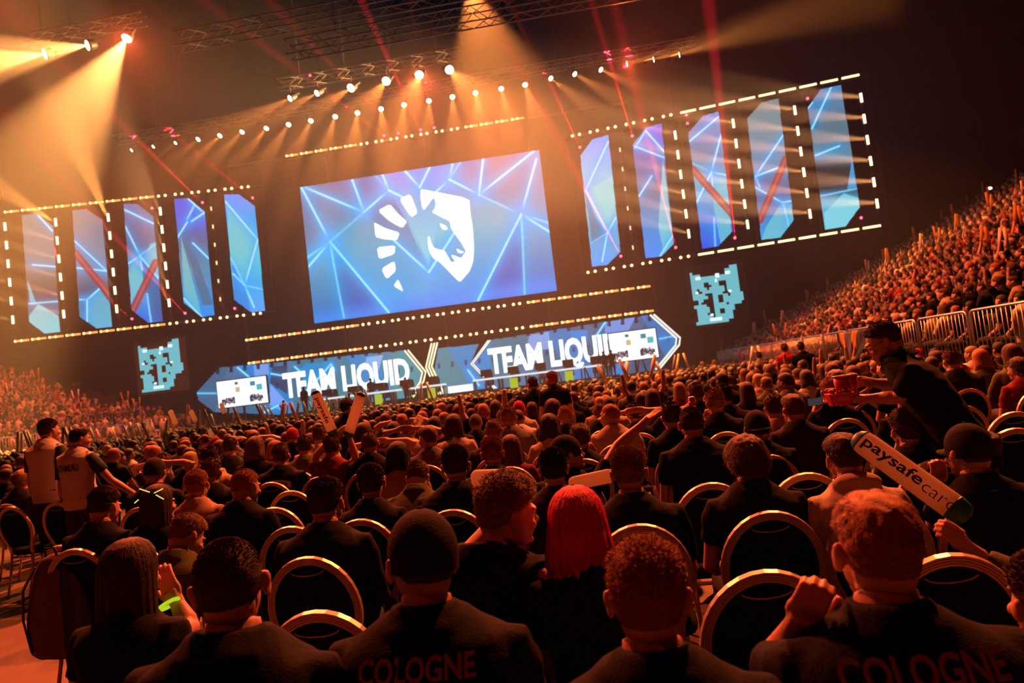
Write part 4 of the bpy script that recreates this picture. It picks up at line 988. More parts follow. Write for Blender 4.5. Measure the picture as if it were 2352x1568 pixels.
def cap_parts(HM, root, col, back=False, lit=None):
    """baseball cap: crown with button, brim"""
    b = MB(); v = []; f = []; nu, nv = 36, 12
    for i in range(nv+1):
        th = R(2+100*i/nv)
        for j in range(nu):
            ph = 2*math.pi*j/nu; d = Vector((math.sin(th)*math.cos(ph), math.sin(th)*math.sin(ph), math.cos(th)))
            seam = .0012*abs(math.sin(ph*3)); zz = d.z*.108+.030-(.02 if i == nv else 0)
            v.append(Vector((d.x*(.0865+seam), d.y*(.1065+seam)-.012, zz)))
    for i in range(nv):
        for j in range(nu): a, b_ = i*nu+j, i*nu+(j+1) % nu; f.append((a, b_, b_+nu, a+nu))
    f.append(tuple(range(nu-1, -1, -1)))
    b.add([HM @ p for p in v], f); c = MB()
    o = b.build('cap_crown', cloth_m, root, True); o.color = (*col, 1)
    s = -1 if back else 1; bv = []; bf = []; K = 14
    for t_ in (0, 1):
        for r_ in (0, 1):
            for k in range(K+1):
                a = R(30+120*k/K); ex = r_*.065*math.sin(R(180*k/K))**.6; bv.append(HM @ Vector((math.cos(a)*(.088), s*(math.sin(a)*.108+ex)-.012, .020-t_*.004-(abs(math.cos(a))**2)*.016-r_*.008)))
    n = K+1
    for k in range(K): bf += [(k, k+1, n+k+1, n+k), (2*n+k, 3*n+k, 3*n+k+1, 2*n+k+1), (n+k, n+k+1, 3*n+k+1, 3*n+k)]
    o = mesh_obj('cap_brim', bv, bf, cloth_m, root, True); o.color = (*col, 1)
    o = MB().ell((0, 0, 0), (1, 1, 1), HM @ Matrix.Translation((0, -.012, .139)) @ Matrix.Diagonal((.009, .009, .005, 1)), 8, 6).build('cap_button', cloth_m, root, True); o.color = (*col, 1)

SK = [(.52, .29, .21), (.43, .24, .17), (.29, .16, .10), (.58, .35, .26)]
HC = dict(black=(.012, .009, .008), brown=(.10, .05, .026), dark=(.045, .024, .016), light=(.22, .12, .06), blond=(.38, .24, .12), ginger=(.30, .10, .03), pink=(.95, .02, .12), grey=(.25, .22, .2))
SHC = dict(black=(.0045, .0045, .005), darkgrey=(.018, .018, .020), grey=(.13, .12, .12), white=(.62, .60, .56), beige=(.50, .42, .33), red=(.35, .02, .025), maroon=(.16, .012, .02), olive=(.09, .10, .04), green=(.05, .10, .05), navy=(.015, .02, .05), yellow=(.55, .38, .06), tan=(.36, .25, .15))
def place(fig, pos, rz, label, cols, sc=1.0, group=None, name='person', cap=None):
    t = empty(name, pos, rz); t.scale = (sc, sc, sc); tag(t, label, 'person', group)
    link('body', fig['body'], t, cols['skin']); link('shirt', fig['shirt'], t, cols['shirt']); link('trousers', fig['trousers'], t, cols.get('trousers', (.02, .02, .03)))
    if not cap or cap != 'beanie': link('hair', fig['hair'], t, cols['hair'])
    if cap: cap_parts(fig['HM'], t, cols.get('cap', (.015, .015, .017)), cap == 'back')
    return t
SEAT_TOP = 1.295   # crown height of the figure built at scale 1

# ---------------------------------------------------------------- audience on the floor
def row_y(r): return [1.30, 2.30, 3.13, 3.98, 4.83, 5.70, 6.55][r] if r < 7 else 7.38+.86*(r-7)
HEAD_OFF = .27
FIGS = {}
def fig_for(key, sp, near):
    k = (key, near)
    if k not in FIGS: FIGS[k] = figure(sp, near)
    return FIGS[k]
TAKEN = {}      # row -> list of x
FIT = []
CHQ = []
def W3(u, v, y): return tuple(at_y(u, v, y))
def to_local(sp, root, rz, sc):
    for k, s in (('armLw', -1), ('armRw', 1)):
        if k in sp:
            e, w, pose = sp.pop(k); out = []
            for q in (e, w):
                d = (Vector(q)-Vector(root))/sc; d = Matrix.Rotation(-rz, 3, 'Z') @ d
                out.append((d.x*s, d.y-sp.get('lean', 0)*.3/.55, d.z))
            sp[k[:4]] = (out[0], out[1], pose)
def named(u, v, row, label, hair='short', hc='dark', shirt='black', near=3, y=None, chair_=True, rz=0, skin=0, cap=None, capc=None, dz=0, **sp):
    yh = (row_y(row)+HEAD_OFF) if y is None else y
    P = at_y(u, v, yh); h = P[2]+dz; sp['hair'] = hair; sp.setdefault('seed', int(u) % 97)
    to_local(sp, (P[0], yh-.06-sp.get('lean', 0)*.9, 0), rz, min(max(h/1.30, .88), 1.1))
    fig = figure(sp, near)
    # crown of this figure in its own frame
    c = fig['HM'] @ Vector((0, -.012, .110+STY[hair]['top']*.9+(.028 if cap else 0)))
    sc = h/c.z; 
    if not (.88 < sc < 1.10): FIT.append((u, v, round(sc, 2)))
    scc = min(max(sc, .88), 1.10)
    px = P[0]-(math.cos(rz)*c.x-math.sin(rz)*c.y)*scc; py = yh-(math.sin(rz)*c.x+math.cos(rz)*c.y)*scc+.02
    zz = (h-c.z*scc)
    t = place(fig, (px, py, zz if abs(zz) < .12 else zz*.6), rz, label, dict(skin=SK[skin], shirt=SHC[shirt], hair=HC[hc], cap=capc or (.015, .015, .017)), scc, cap=cap)
    if row is not None:
        TAKEN.setdefault(row, []).append(px)
        if chair_: CHQ.append((px, row, label))
    return t, fig, scc
# front row, largest in the picture
named(500, 1245, 0, 'person with dark buzz cut and black shirt with thin red neckband, front left', 'buzz', 'dark', 'black', y=1.66, chair_=False, wide=1.18, hp=(R(20), 0, R(-3)), collar=.07, armL='fold')
A2, fA2, sA2 = named(960, 1168, 0, 'person in black cap and black lettered shirt, front row centre', 'cap', 'dark', 'black', y=1.80, chair_=False, wide=1.15, hp=(R(30), R(4), R(4)), cap='front', sleeve=.7)
A3, fA3, sA3 = named(1477, 1245, 0, 'person with curly reddish brown hair nearest the camera in a plain black shirt', 'curly', 'ginger', 'black', y=1.50, chair_=False, wide=1.12, hp=(R(-4), 0, R(2)))
A4, fA4, sA4 = named(2020, 1137, 0, 'person with swept reddish hair holding hands to neck, in black lettered shirt', 'quiff', 'ginger', 'black', y=1.58, chair_=False, wide=1.15, hp=(R(2), R(2), R(5)), armLw=(W3(1800, 1545, 1.72), W3(1868, 1440, 1.58), 'fist'), palmref=(-.2, -1, .2), sleeve=.8)
named(2445, 1110, 1, 'person in olive jacket at the right edge, one arm holding the big inflatable stick', 'short', 'dark', 'olive', armLw=(W3(2268, 1240, 2.55), W3(2222, 1196, 2.5), 'grip'), sleeve=.95, wide=1.1, rz=R(8))
named(2420, 1330, 0, 'person in dark shirt cut off at the lower right edge', 'short', 'dark', 'black', y=1.75, chair_=False, armL=((.36, .05, .95), (.30, .20, 1.05), 'fist'))
# second row
named(283, 1243, 1, 'person with long straight dark brown hair beside the backpack', 'long', 'dark', 'black', y=2.30, chair_=True, hp=(R(2), R(6), R(-4)), armRw=(W3(415, 1450, 2.40), W3(383, 1385, 2.42), 'relaxed'), hlen=.40, spread=1.5, sleeve=.4, wide=.85)
named(1160, 1090, 1, 'person with tousled brown hair kissing the pink-haired neighbour, in black shirt', 'messy', 'light', 'black', y=2.42, hp=(R(-62), R(8), R(6)), wide=1.2, armRw=(W3(1335, 1335, 2.25), W3(1425, 1300, 2.42), 'relaxed'), sleeve=.8, hx=.06, folds=.006)
named(1308, 1122, 1, 'person with bright pink-red bob hair leaning to be kissed', 'bob', 'pink', 'black', y=2.32, hp=(R(14), 0, R(-6)), wide=.85)
# third row
named(440, 1187, 2, 'person with short light brown hair bowing over in olive jacket', 'short', 'light', 'olive', near=3, y=3.55, hp=(R(-30), R(35), R(-10)), lean=.22, sleeve=1.5, wide=.95)
named(740, 1100, 2, 'person with short dark hair and black jacket sitting in front of empty chairs', 'short', 'dark', 'black', hp=(R(-8), R(4), 0), wide=1.1, sleeve=1.6, hood=False)
named(1437, 1030, 2, 'person with short light brown hair and a lanyard round the neck', 'fade', 'light', 'black', wide=1.08, hp=(R(-4), 0, 0), sleeve=.8)
named(1710, 998, 2, 'person with shaggy collar-length brown hair in black shirt', 'mop', 'brown', 'black', wide=1.02)
named(1935, 995, 2, 'person in a beige hoodie with dark swept hair', 'quiff', 'dark', 'beige', hp=(R(12), R(4), 0), hood=True, sleeve=1.6, wide=1.0)
H6, fH6, sH6 = named(2220, 970, 2, 'person in black cap holding up the large inflatable stick', 'cap', 'dark', 'black', y=3.22, cap='front', hp=(R(20), R(2), 0), wide=1.0, armLw=(W3(2150, 1200, 3.35), W3(2158, 1110, 3.28), 'fist'))
# fourth row
named(845, 1068, 3, 'person with sleek dark hair and black top, behind the short-haired person in jacket', 'short', 'dark', 'black', sleeve=1.5)
named(1040, 1025, 3, 'person with dark cropped hair and broad black shirt, left of the kissing couple', 'fade', 'dark', 'black', wide=1.15)
named(1265, 1032, 3, 'person with round black hair sitting directly above the pink hair', 'short', 'black', 'darkgrey', y=4.0)
named(355, 1115, 3, 'person with long dark hair tied with glowing yellow sticks', 'long', 'dark', 'black', hlen=.36, wide=.88, hp=(R(-30), R(4), 0))
named(235, 1120, 3, 'person with dark hair and red ear, in black at the left', 'fade', 'dark', 'black', y=4.25, hp=(R(-14), R(10), 0))
named(2080, 940, 3, 'person with spiky dark hair beside the black-capped stick holder', 'messy', 'dark', 'black', wide=1.0, hp=(R(10), 0, 0))
# fifth row and beyond
named(560, 1078, 4, 'person with ginger buzz cut looking down, black shirt with tiny white print', 'buzz', 'ginger', 'black', y=4.45, hp=(R(-20), R(12), 0))
named(445, 1080, 4, 'person with wavy ginger-brown hair and tan shirt', 'curly', 'ginger', 'tan')
RA, fRA, sRA = named(1290, 998, 4, 'person in black cap seen side-on, arm stretched out to the right', 'cap', 'dark', 'black', y=4.55, cap='back', hp=(R(-70), R(-5), 0), armRw=(W3(1418, 1020, 4.6), W3(1480, 965, 4.65), 'open'), palmref=(0, -.3, 1))
named(1125, 1005, 4, 'person with flat-topped ginger crop above the folded paper', 'fade', 'ginger', 'black')
named(1585, 935, 4, 'person with shaved dark head, long neck and wide black shirt', 'buzz', 'dark', 'black', y=4.9, wide=1.08)
named(1735, 940, 4, 'person in dark cap with hair to the collar, left of the curly head', 'cap', 'dark', 'black', y=4.95, cap='back')
named(960, 1072, 4, 'person bent forward in an olive and black sports jersey', 'short', 'brown', 'olive', y=5.0, lean=.35, hp=(0, R(40), 0), sleeve=1.0, dz=.02)
named(910, 1015, 5, 'person with neat dark bowl haircut and tan shirt', 'bob', 'black', 'tan', y=5.6)
named(1170, 1000, 5, 'person with long brown hair over the shoulders, near the ginger crop', 'long', 'brown', 'maroon', near=2, hlen=.30, wide=.85)
named(1330, 975, 5, 'person with tousled wavy brown hair, elbow raised', 'messy', 'brown', 'black', near=2, armR='face')
named(1820, 905, 5, 'person with brushed-up hair and white collar, right of a curly-haired person', 'quiff', 'brown', 'darkgrey', near=2, y=5.75, hp=(R(12), 0, 0))
named(1775, 905, 5, 'person with thick curly dark hair and yellow shirt', 'curly', 'dark', 'tan', near=2, y=6.2)
SS, fSS, sSS = named(640, 1020, 6, 'person in black jacket with a pale curved back patch', 'short', 'brown', 'black', near=2, wide=1.15, sleeve=1.5)
RS, fRS, sRS = named(757, 1000, 6, 'person in dark red shirt raising two pale inflatable sticks', 'short', 'dark', 'maroon', near=2, y=6.95, armLw=(W3(722, 1045, 6.9), W3(768, 1000, 6.85), 'grip'), armRw=(W3(812, 1050, 6.9), W3(798, 1003, 6.85), 'grip'), wide=1.05)
named(980, 978, 6, 'person in grey shirt with brown hair turned to the left', 'quiff', 'brown', 'grey', near=2, hp=(R(55), 0, 0))
named(1400, 927, 6, 'balding bearded person in cream shirt seen from the side', 'bald', 'ginger', 'beige', near=2, hp=(R(50), 0, 0))
named(1905, 868, 6, 'person with curly hair filming with a phone behind the snack trays', 'curly', 'ginger', 'black', near=2, armL='phone', armR='phone')
named(1640, 895, 6, 'person with short brown hair drinking from a can', 'short', 'light', 'black', near=2, armL='face')
named(845, 992, 6, 'person with cropped hair and black shirt right of the raised sticks', 'buzz', 'brown', 'black', near=2)
named(875, 995, 7, 'person with hands clasped behind the head', 'short', 'dark', 'black', near=2, armR='behindhead', armL='behindhead')
named(1455, 925, 7, 'person with dark hair and both hands behind the head', 'short', 'dark', 'black', near=2, armR='behindhead', armL='behindhead')
# standing people
def standing(u, v, y, label, h=1.78, **k):
    """crown seen at (u, v); the figure stands on the floor"""
    hair = k.get('hair', 'short'); shirt = k.pop('shirt', 'black'); hc = k.pop('hc', 'dark'); near = k.pop('near', 2); rz = k.pop('rz', 0); skin = k.pop('skin', 0); z0 = k.pop('z0', 0); tr = k.pop('trousers', (.02, .02, .03)); grp = k.pop('group', None)
    P = at_y(u, v, y); sp = dict(k); sp['stand'] = True; sp.setdefault('seed', int(u) % 89)
    _s = (P[2]-z0)/(1.30+.46); _o = Matrix.Rotation(rz, 3, 'Z') @ Vector((0, .06+sp.get('lean', 0)*.9, 0)); to_local(sp, (P[0]-_o.x, y-_o.y, z0+.46*_s), rz, _s); sp.setdefault('armL', 'down'); sp.setdefault('armR', 'down')
    fig = figure(sp, near); c = fig['HM'] @ Vector((0, -.012, .110+STY[hair]['top'])); sc = (P[2]-z0)/(c.z+.46); sc = min(max(sc, .8), 1.15)
    px = P[0]-(math.cos(rz)*c.x-math.sin(rz)*c.y)*sc; py = y-(math.sin(rz)*c.x+math.cos(rz)*c.y)*sc
    t = place(fig, (px, py, z0+.46*sc), rz, label, dict(skin=SK[skin], shirt=SHC[shirt], hair=HC[hc], trousers=tr), sc, group=grp)
    mb = MB()
    for s in (-1, 1): mb.ell((s*.105, .03, -.425), (.045, .125, .035), nu=10, nv=6)
    for s in (-1, 1): MB().ell((s*.105, .03, -.425), (.045, .125, .036), nu=10, nv=6).build('shoe', mat('shoe', (.03, .03, .03), .6), t, True)
    return t, fig, sc
S1 = standing(108, 962, 7.35, 'standing person in white shirt with dark green sleeves, taller of the two at left', shirt='white', hc='dark', near=3, hair='short', rz=R(-8), hp=(R(-15), 0, 0), armR='side', wide=1.05)
S2 = standing(182, 981, 7.0, 'standing person in white lettered jersey with dark sleeves, shorter of the two at left', shirt='white', hc='black', near=3, hair='quiff', rz=R(-8), hp=(R(-35), R(5), 0), armR=((.30, .12, .70), (.46, .30, .48), 'relaxed'), wide=1.0)
standing(795, 915, 9.3, 'standing person in black printed shirt between the two raised sticks', hair='messy', hc='black', hp=(R(-40), 0, 0))
standing(1222, 866, 11.3, 'standing person in black, shorter of the pair at the centre', hc='brown', hp=(R(40), 0, 0))
standing(1266, 853, 10.8, 'standing person in black with ginger hair, taller of the pair at the centre', hc='ginger', hp=(R(50), 0, 0), armL='down')
standing(1800, 789, 17.5, 'standing person in red shirt by the right barrier', shirt='red', hc='brown')
standing(1838, 786, 16.8, 'standing person in black by the right barrier', hc='dark', wide=1.15)
standing(1742, 808, 20, 'standing person in grey, left of the red shirt by the barrier', shirt='grey')
standing(1640, 826, 25, 'standing person in tan near the far end of the right barrier', shirt='tan', hc='light')
standing(1612, 830, 27, 'standing person in green near the far end of the right barrier', shirt='green', hc='blond')
SM, fSM, sSM = standing(2008, 742, 4.25, 'bespectacled staff person in black bending left with cups and snack trays', hair='buzz', hc='dark', near=3, rz=R(72), lean=.30, hp=(R(5), R(22), 0), wide=1.18, armLw=(W3(2050, 922, 4.12), W3(1978, 925, 4.2), 'relaxed'), armRw=(W3(2040, 895, 4.5), W3(1990, 888, 4.42), 'grip'), sleeve=.8)

def SHORT(lab):
    w = lab.split(',')[0].split(); return 'chair under the '+' '.join(w[:13])
# chairs: the ones people sit on, and the empty ones seen in the photo
for px, row, lab in CHQ:
    if 1 <= row <= 7: chair(px, row_y(row), SHORT(lab), 'banquet chairs that people sit on')
EMPTY = [((735, 1280), 2, 'empty gold-framed chair in front of the lit chair row, centre left'), ((725, 1412), 1, 'nearest empty gold-framed chair at lower centre left'), ((1755, 1318), 1, 'nearest empty gold-framed chair at lower right'), ((2180, 1295), 1, 'empty gold-framed chair right of the hands-on-neck person'),
         ((1745, 1190), 2, 'empty chair behind the shaggy-haired person'), ((1125, 1370), 1, 'empty ribbed chair right of the lettered front shirt'), ((1335, 1370), 1, 'chair half hidden left of the curly red head'), ((535, 1175), 4, 'chair with wide dark back left of the buzz-cut person'),
         ((1060, 1172), 3, 'chair left of the kissing couple'), ((1480, 1220), 2, 'chair below the lanyard wearer'), ((1630, 1115), 3, 'chair left of the shaggy-haired person'), ((1800, 1055), 4, 'chair between shaggy hair and beige hoodie'), ((1850, 1095), 3, 'chair touching the left side of the beige hoodie'),
         ((2100, 1093), 3, 'chair behind the middle of the large inflatable stick'), ((2330, 1060), 3, 'chair at the right edge, lowest of three behind one another'), ((2330, 1000), 4, 'chair at the right edge, middle of three behind one another'), ((2330, 960), 5, 'chair at the right edge, farthest of three behind one another'),
         ((2210, 945), 6, 'chair with hand grip beside the concrete wall'), ((2150, 935), 6, 'tilted chair behind the serving staff person'), ((665, 1215), 3, 'lowest in the column of empty chairs at centre left'), ((665, 1160), 4, 'second lowest in the column of empty chairs at centre left'), ((665, 1130), 5, 'third lowest in the column of empty chairs at centre left'), ((660, 1102), 6, 'highest in the column of empty chairs at centre left'),
         ((955, 1130), 4, 'chair just below the olive sports jersey'), ((390, 1440), 1, 'chair beside the front left buzz-cut person'), ((850, 1190), 3, 'chair behind the black cap, lit on top'), ((1930, 1200), 2, 'chair below the beige hoodie on the right'), ((625, 1240), 2, 'tall chair edge left of the black jacket'), ((2290, 1150), 2, 'chair around the capped stick holder')]
def occupied(x, row):
    y = row_y(row); return any(abs(cx-x) < .40 and abs(cy_-y) < .5 for cx, cy_ in CHAIRS)
for (u, v), row, lab in EMPTY:
    P = at_z(u, v, .935); x = at_y(u, v, row_y(row))[0]
    if not occupied(x, row): chair(x, row_y(row), lab); TAKEN.setdefault(row, []).append(x)
for (u, v), lab in (((30, 1165), 'reddish chair at the left edge, nearer of the pair behind each other'), ((135, 1155), 'reddish chair in front of the two standing people'), ((10, 1150), 'reddish chair at the left edge, farther of the pair'), ((150, 1255), 'chair with the grey backpack hung over it')):
    P = at_z(u, v, .935); chair(P[0], P[1], lab, rz=R(-6)); BACKPACK_AT = P
print('FIT', FIT)

# ---------------------------------------------------------------- things held, worn and hung up
stick_m = film('pale inflated film', (.85, .72, .56)); green_m = mat('green film', (.02, .20, .16), .4); ink_m = mat('dark green ink', (.01, .09, .08), .6); stick_y = film('yellow inflated film', (.95, .50, .10))
def stick(P0, P1, r, label, text=None, ta=.2, tb=.8, text2=None, green=True, m=None, group='inflatable cheering sticks', flat=.5):
    """inflated cheering stick from P0 (held end) to P1; the flat side faces the rear of the hall"""
    P0 = Vector(P0); P1 = Vector(P1); t = empty('inflatable_stick', P0); tag(t, label, 'cheering stick', group)
    z = (P1-P0); L = z.length; z.normalize(); y = Vector((0, 1, 0)); y = (y-z*y.dot(z)).normalized(); x = y.cross(z)
    M = Matrix((tuple(x), tuple(y), tuple(z))).transposed(); F = M.to_4x4()
    ks = [0, .02, .06, .12, .3, .6, .88, .94, .98, 1]; rs_ = [.35, .7, .9, 1, 1, 1, 1, .9, .65, .25]
    def rings(a, b_, g=1.0): 
        out = []
        for k in sorted(set([a, b_]+[q for q in ks if a < q < b_])): rr = r*float(np.interp(k, ks, rs_))*g; out.append((0, 0, k*L, rr, rr*flat))
        return out
    MB().loft(rings(0, 1), 16, 2, F).build('inflated_tube', m or stick_m, t, True)
    if green:
        o = MB().loft(rings(0.0, .13, 1.03), 16, 2, F).build('printed_end', green_m, t, True)
        o = MB().loft(rings(.93, 1, 1.03), 16, 2, F).build('printed_end', green_m, t, True)
    if text:
        h = r*1.15
        def mp(p):
            u = -p[0] if False else p[0]; xx = (p[2]-h/2); yy = -flat*math.sqrt(max(r*r-xx*xx, 0))-.0015
            return F @ Vector((xx, yy, (1-ta)*L-u))
        text_mesh('lettering', text, L*(tb-ta), h, ink_m, t, mp, .02)
        if text2:
            h2 = h*.8
            def mp2(p):
                xx = (p[2]-h2/2); yy = -flat*math.sqrt(max(r*r-xx*xx, 0))-.0015; return F @ Vector((xx, yy, (1-tb-.02)*L-p[0]))
            text_mesh('lettering', text2, L*.26, h2, ink_m, t, mp2, -.012)
    return t
stick(W3(2226, 1190, 2.5), W3(1962, 1000, 2.75), .044, 'large pale inflatable stick with dark green lettering across the right seats', 'paysafe', .10, .62, 'card')
stick(W3(768, 1002, 6.85), W3(722, 897, 6.8), .052, 'left one of the two pale sticks raised by the dark red shirt', 'paysafe', .15, .7)
stick(W3(798, 1005, 6.85), W3(831, 901, 6.8), .052, 'right one of the two pale sticks raised by the dark red shirt', None)
stick(W3(1085, 1100, 3.9), W3(1185, 1098, 3.7), .05, 'pale stick lying behind the tousled kissing head', green=False)
stick(W3(1308, 1112, 3.75), W3(1412, 1090, 3.6), .035, 'pale stick laid sideways left of the lanyard wearer', green=False)
stick(W3(943, 995, 9.5), W3(968, 955, 9.4), .055, 'small pale stick upright beside the neat dark haircut', 'paysafe', .2, .9, None, False)
for i, (a, b_) in enumerate([((405, 975), (390, 942)), ((450, 968), (437, 942)), ((515, 950), (508, 925)), ((487, 1005), (480, 985)), ((612, 1010), (608, 983)), ((165, 885), (186, 878)), ((140, 893), (130, 880)), ((735, 985), (725, 960)), ((560, 985), (552, 962)), ((345, 990), (338, 962))]):
    y = 14+i*1.1; stick(W3(*a, y), W3(*b_, y), .055, 'small pale stick waved in the far left crowd, %s of ten' % ordn[i], green=False, group='pale sticks in the far left crowd')

def back_text(fig, sc, t, txt, z0, h, w, m, wide=1.0, off=.02, lean=0, up=0, push=0):
    """letters that follow the back of a shirt"""
    ringz = [.55, .70, .84, .93, .985, 1.022, 1.05]; ry = [.13, .115, .118, .118, .105, .088, .078]; cyv = [0, -.01, -.015, -.022, -.025, -.018, -.01]; rx = [.175, .162, .175, .195, .20, .19, .175]
    def mp(p):
        x = p[0]-w/2; z = z0+p[2]+up*(1-(2*x/w)**2)
        a = float(np.interp(z, ringz, rx))*wide+.010; b_ = float(np.interp(z, ringz, ry))*(wide*.6+.4)+.010; c = float(np.interp(z, ringz, cyv))+lean*max(0, z-.5)/.55
        k = min(abs(x)/a, .98); return Vector((x, c-b_*(1-k**2.5)**(1/2.5)-.008-push, z))
    return text_mesh('lettering', txt, w, h, m, t, mp, off)
print_m = mat('rust shirt print', (.30, .14, .07), .8)
for o in list(A2.children)+list(A4.children): pass
back_text(fA2, sA2, A2, 'COLOGNE', .968, .05, .27, print_m, 1.15, .025); back_text(fA2, sA2, A2, 'LANXESS ARENA 2023', .95, .010, .20, mat('faint print', (.05, .03, .02), .8), 1.15, .0)
back_text(fA4, sA4, A4, 'COLOGNE', .982, .052, .30, print_m, 1.15, .025); back_text(fA4, sA4, A4, 'LANXESS ARENA 2023', .964, .010, .20, MATS['faint print'], 1.15, .0)
back_text(fA2, sA2, A2, 'paysafe', .86, .035, .20, mat('pale print', (.45, .26, .14), .8), 1.15, .02)
back_text(None, S2[2] if isinstance(S2, tuple) else 1, S2[0], 'ATHMUIU', .85, .075, .27, mat('dark print', (.02, .03, .03), .8), 1.0, .02)
back_text(None, 1, SS, 'SOUTH SIDE', .90, .035, .26, mat('patch letters', (.06, .03, .02), .8), 1.15, .02, up=.03, push=.016)
# arched pale patch behind that lettering
v = []; f = []
for i in range(13):
    x = -.155+.31*i/12
    for z in (.885, .945):
        zz = z+.03*(1-(2*x/.31)**2); a = .19*1.15+.01; b_ = .118*1.09+.010; k = min(abs(x)/a, .98); v.append((x, -.02-b_*(1-k**2.5)**(1/2.5)-.018, zz))
for i in range(12): f.append((2*i, 2*i+2, 2*i+3, 2*i+1))
mesh_obj('back_patch', v, f, mat('patch cloth', (.50, .36, .22), .8), SS)
# dark raglan sleeves of the two white shirts
slv = mat('dark green sleeve', (.008, .03, .028), .8)
for T in (S1, S2):
    t = T[0]; sp_w = 1.05 if T is S1 else 1.0
    for s in (-1, 1):
        S_ = Vector((s*.178*sp_w, -.018, .975)); E_ = Vector((s*(.235 if s < 0 else (.25 if T is S1 else .30)), -.01 if s < 0 else (-.06 if T is S1 else .12), .64 if s < 0 else (.68 if T is S1 else .70)))
        MB().tube([S_+Vector((-s*.045, 0, .035)), S_+Vector((0, 0, .002)), S_.lerp(E_, .15), S_.lerp(E_, .35), S_.lerp(E_, .60)], [.04, .068, .070, .068, .066], 14).build('raglan_sleeve', slv, t, True)
# neckbands, lanyard, wristbands
neon = emat('neon wristband', (.62, .85, .02), .75)
def ring_obj(name, c, nrm, r, th, m, label, cat, parent=None, sy=1.0):
    c = Vector(c); nrm = Vector(nrm).normalized(); a = nrm.orthogonal().normalized(); b_ = nrm.cross(a)
    pts = [a*math.cos(2*math.pi*k/20)*r+b_*math.sin(2*math.pi*k/20)*r*sy for k in range(20)]
    o = MB().tube([p for p in pts], th, 6, closed=True).build(name, m, None, True); o.location = c
    if parent is not None: o.parent = parent
    else: tag(o, label, cat)
    return o
ring_obj('wristband', W3(388, 1387, 2.42), Vector(W3(383, 1385, 2.42))-Vector(W3(415, 1450, 2.40)), .033, .007, neon, 'neon yellow wristband on the long-haired person', 'wristband')
MB().tube([(.085*math.cos(R(a)), -.005+.078*math.sin(R(a)), 1.088-.012*math.cos(R(a-90))) for a in range(150, 392, 12)], .006, 6)
for T_, mm in ((None, None),): pass
# glowing sticks in the hair knot
t = empty('glow_stick_hairpin', W3(357, 1128, 4.2)); tag(t, 'thin yellow glow sticks crossed through a dark hair knot', 'hair ornament')
glow = emat('yellow glow', (1, .72, .18), .9)
for a, b_ in (((320, 1122), (344, 1130)), ((354, 1132), (374, 1122)), ((358, 1136), (376, 1146)), ((309, 1155), (318, 1147))):
    A_ = Vector(W3(*a, 4.05))-t.location; B_ = Vector(W3(*b_, 4.05))-t.location; MB().tube([A_, B_], .0035, 6).build('glow_tube', glow, t, True)
# staff: glasses, watch, cups, snack trays
HMw = SM.matrix_world
t = empty('glasses', (0, 0, 0)); t.parent = SM; t.matrix_parent_inverse = Matrix.Identity(4)
HH = fSM['HM']; fr_m = mat('glasses frame', (.02, .02, .02), .3)
bpy.data.objects.remove(t)
b = MB()
for s in (-1, 1):
    b.tube([HH @ Vector((s*.031+.020*math.cos(R(a)), .104, .004+.016*math.sin(R(a)))) for a in range(0, 360, 24)], .0018, 5, closed=True)
    b.tube([HH @ Vector((s*.051, .103, .008)), HH @ Vector((s*.078, .07, .008)), HH @ Vector((s*.080, -.005, .006))], .0018, 5)
b.tube([HH @ Vector((-.011, .106, .006)), HH @ Vector((.011, .106, .006))], .0018, 5); b.build('glasses', fr_m, SM, True)
red_plastic = mat('red cup drink', (.55, .015, .01), .25); clear_pl = mat('clear plastic rim', (.85, .55, .35), .2, spec=.8)
def cup(u, v, y, label):
    P = W3(u, v, y); t = empty('plastic_cup', P); tag(t, label, 'cup', 'red drinks held by the staff person')
    MB().tube([(0, 0, -.06), (0, 0, .05)], [.034, .044], 20).build('drink', red_plastic, t, True)
    o = MB().tube([(.0455*math.cos(R(a)), .0455*math.sin(R(a)), .055) for a in range(0, 360, 15)], .004, 6, closed=True).build('rim', clear_pl, t, True)
    MB().tube([(0, 0, .048), (0, 0, .056)], [.042, .045], 20).build('drink_surface', clear_pl, t, True)
cup(1935, 886, 4.22, 'red drink in a clear-rimmed cup, left of the pair above the trays'); cup(1951, 883, 4.30, 'red drink in a clear-rimmed cup, right of the pair above the trays')
def snack_tray(u, v, y, w, label, rz=0):
    P = W3(u, v, y); t = empty('snack_tray', P, rz); tag(t, label, 'food tray', 'red snack trays')
    MB().loft([(0, 0, -.035, w*.38, .05), (0, 0, .03, w*.5, .065)], 24, 6).build('tray', mat('red tray', (.60, .015, .02), .45), t)
    rs = random.Random(int(u)); b = MB()
    for k in range(26): b.ell((rs.uniform(-w*.42, w*.42), rs.uniform(-.05, .05), .035+rs.uniform(0, .018)), (.012, .012, .010), nu=7, nv=5)
    o = b.build('popcorn', mat('snack pieces', (.75, .30, .15), .7), t, True); o['kind'] = 'stuff'
    MB().box((0, -.062, .0), (w*.5, .003, .018)).build('printed_band', mat('tray print', (.7, .25, .22), .6), t)
snack_tray(1928, 915, 4.2, .135, 'red snack tray heaped with popcorn in the staff hand')
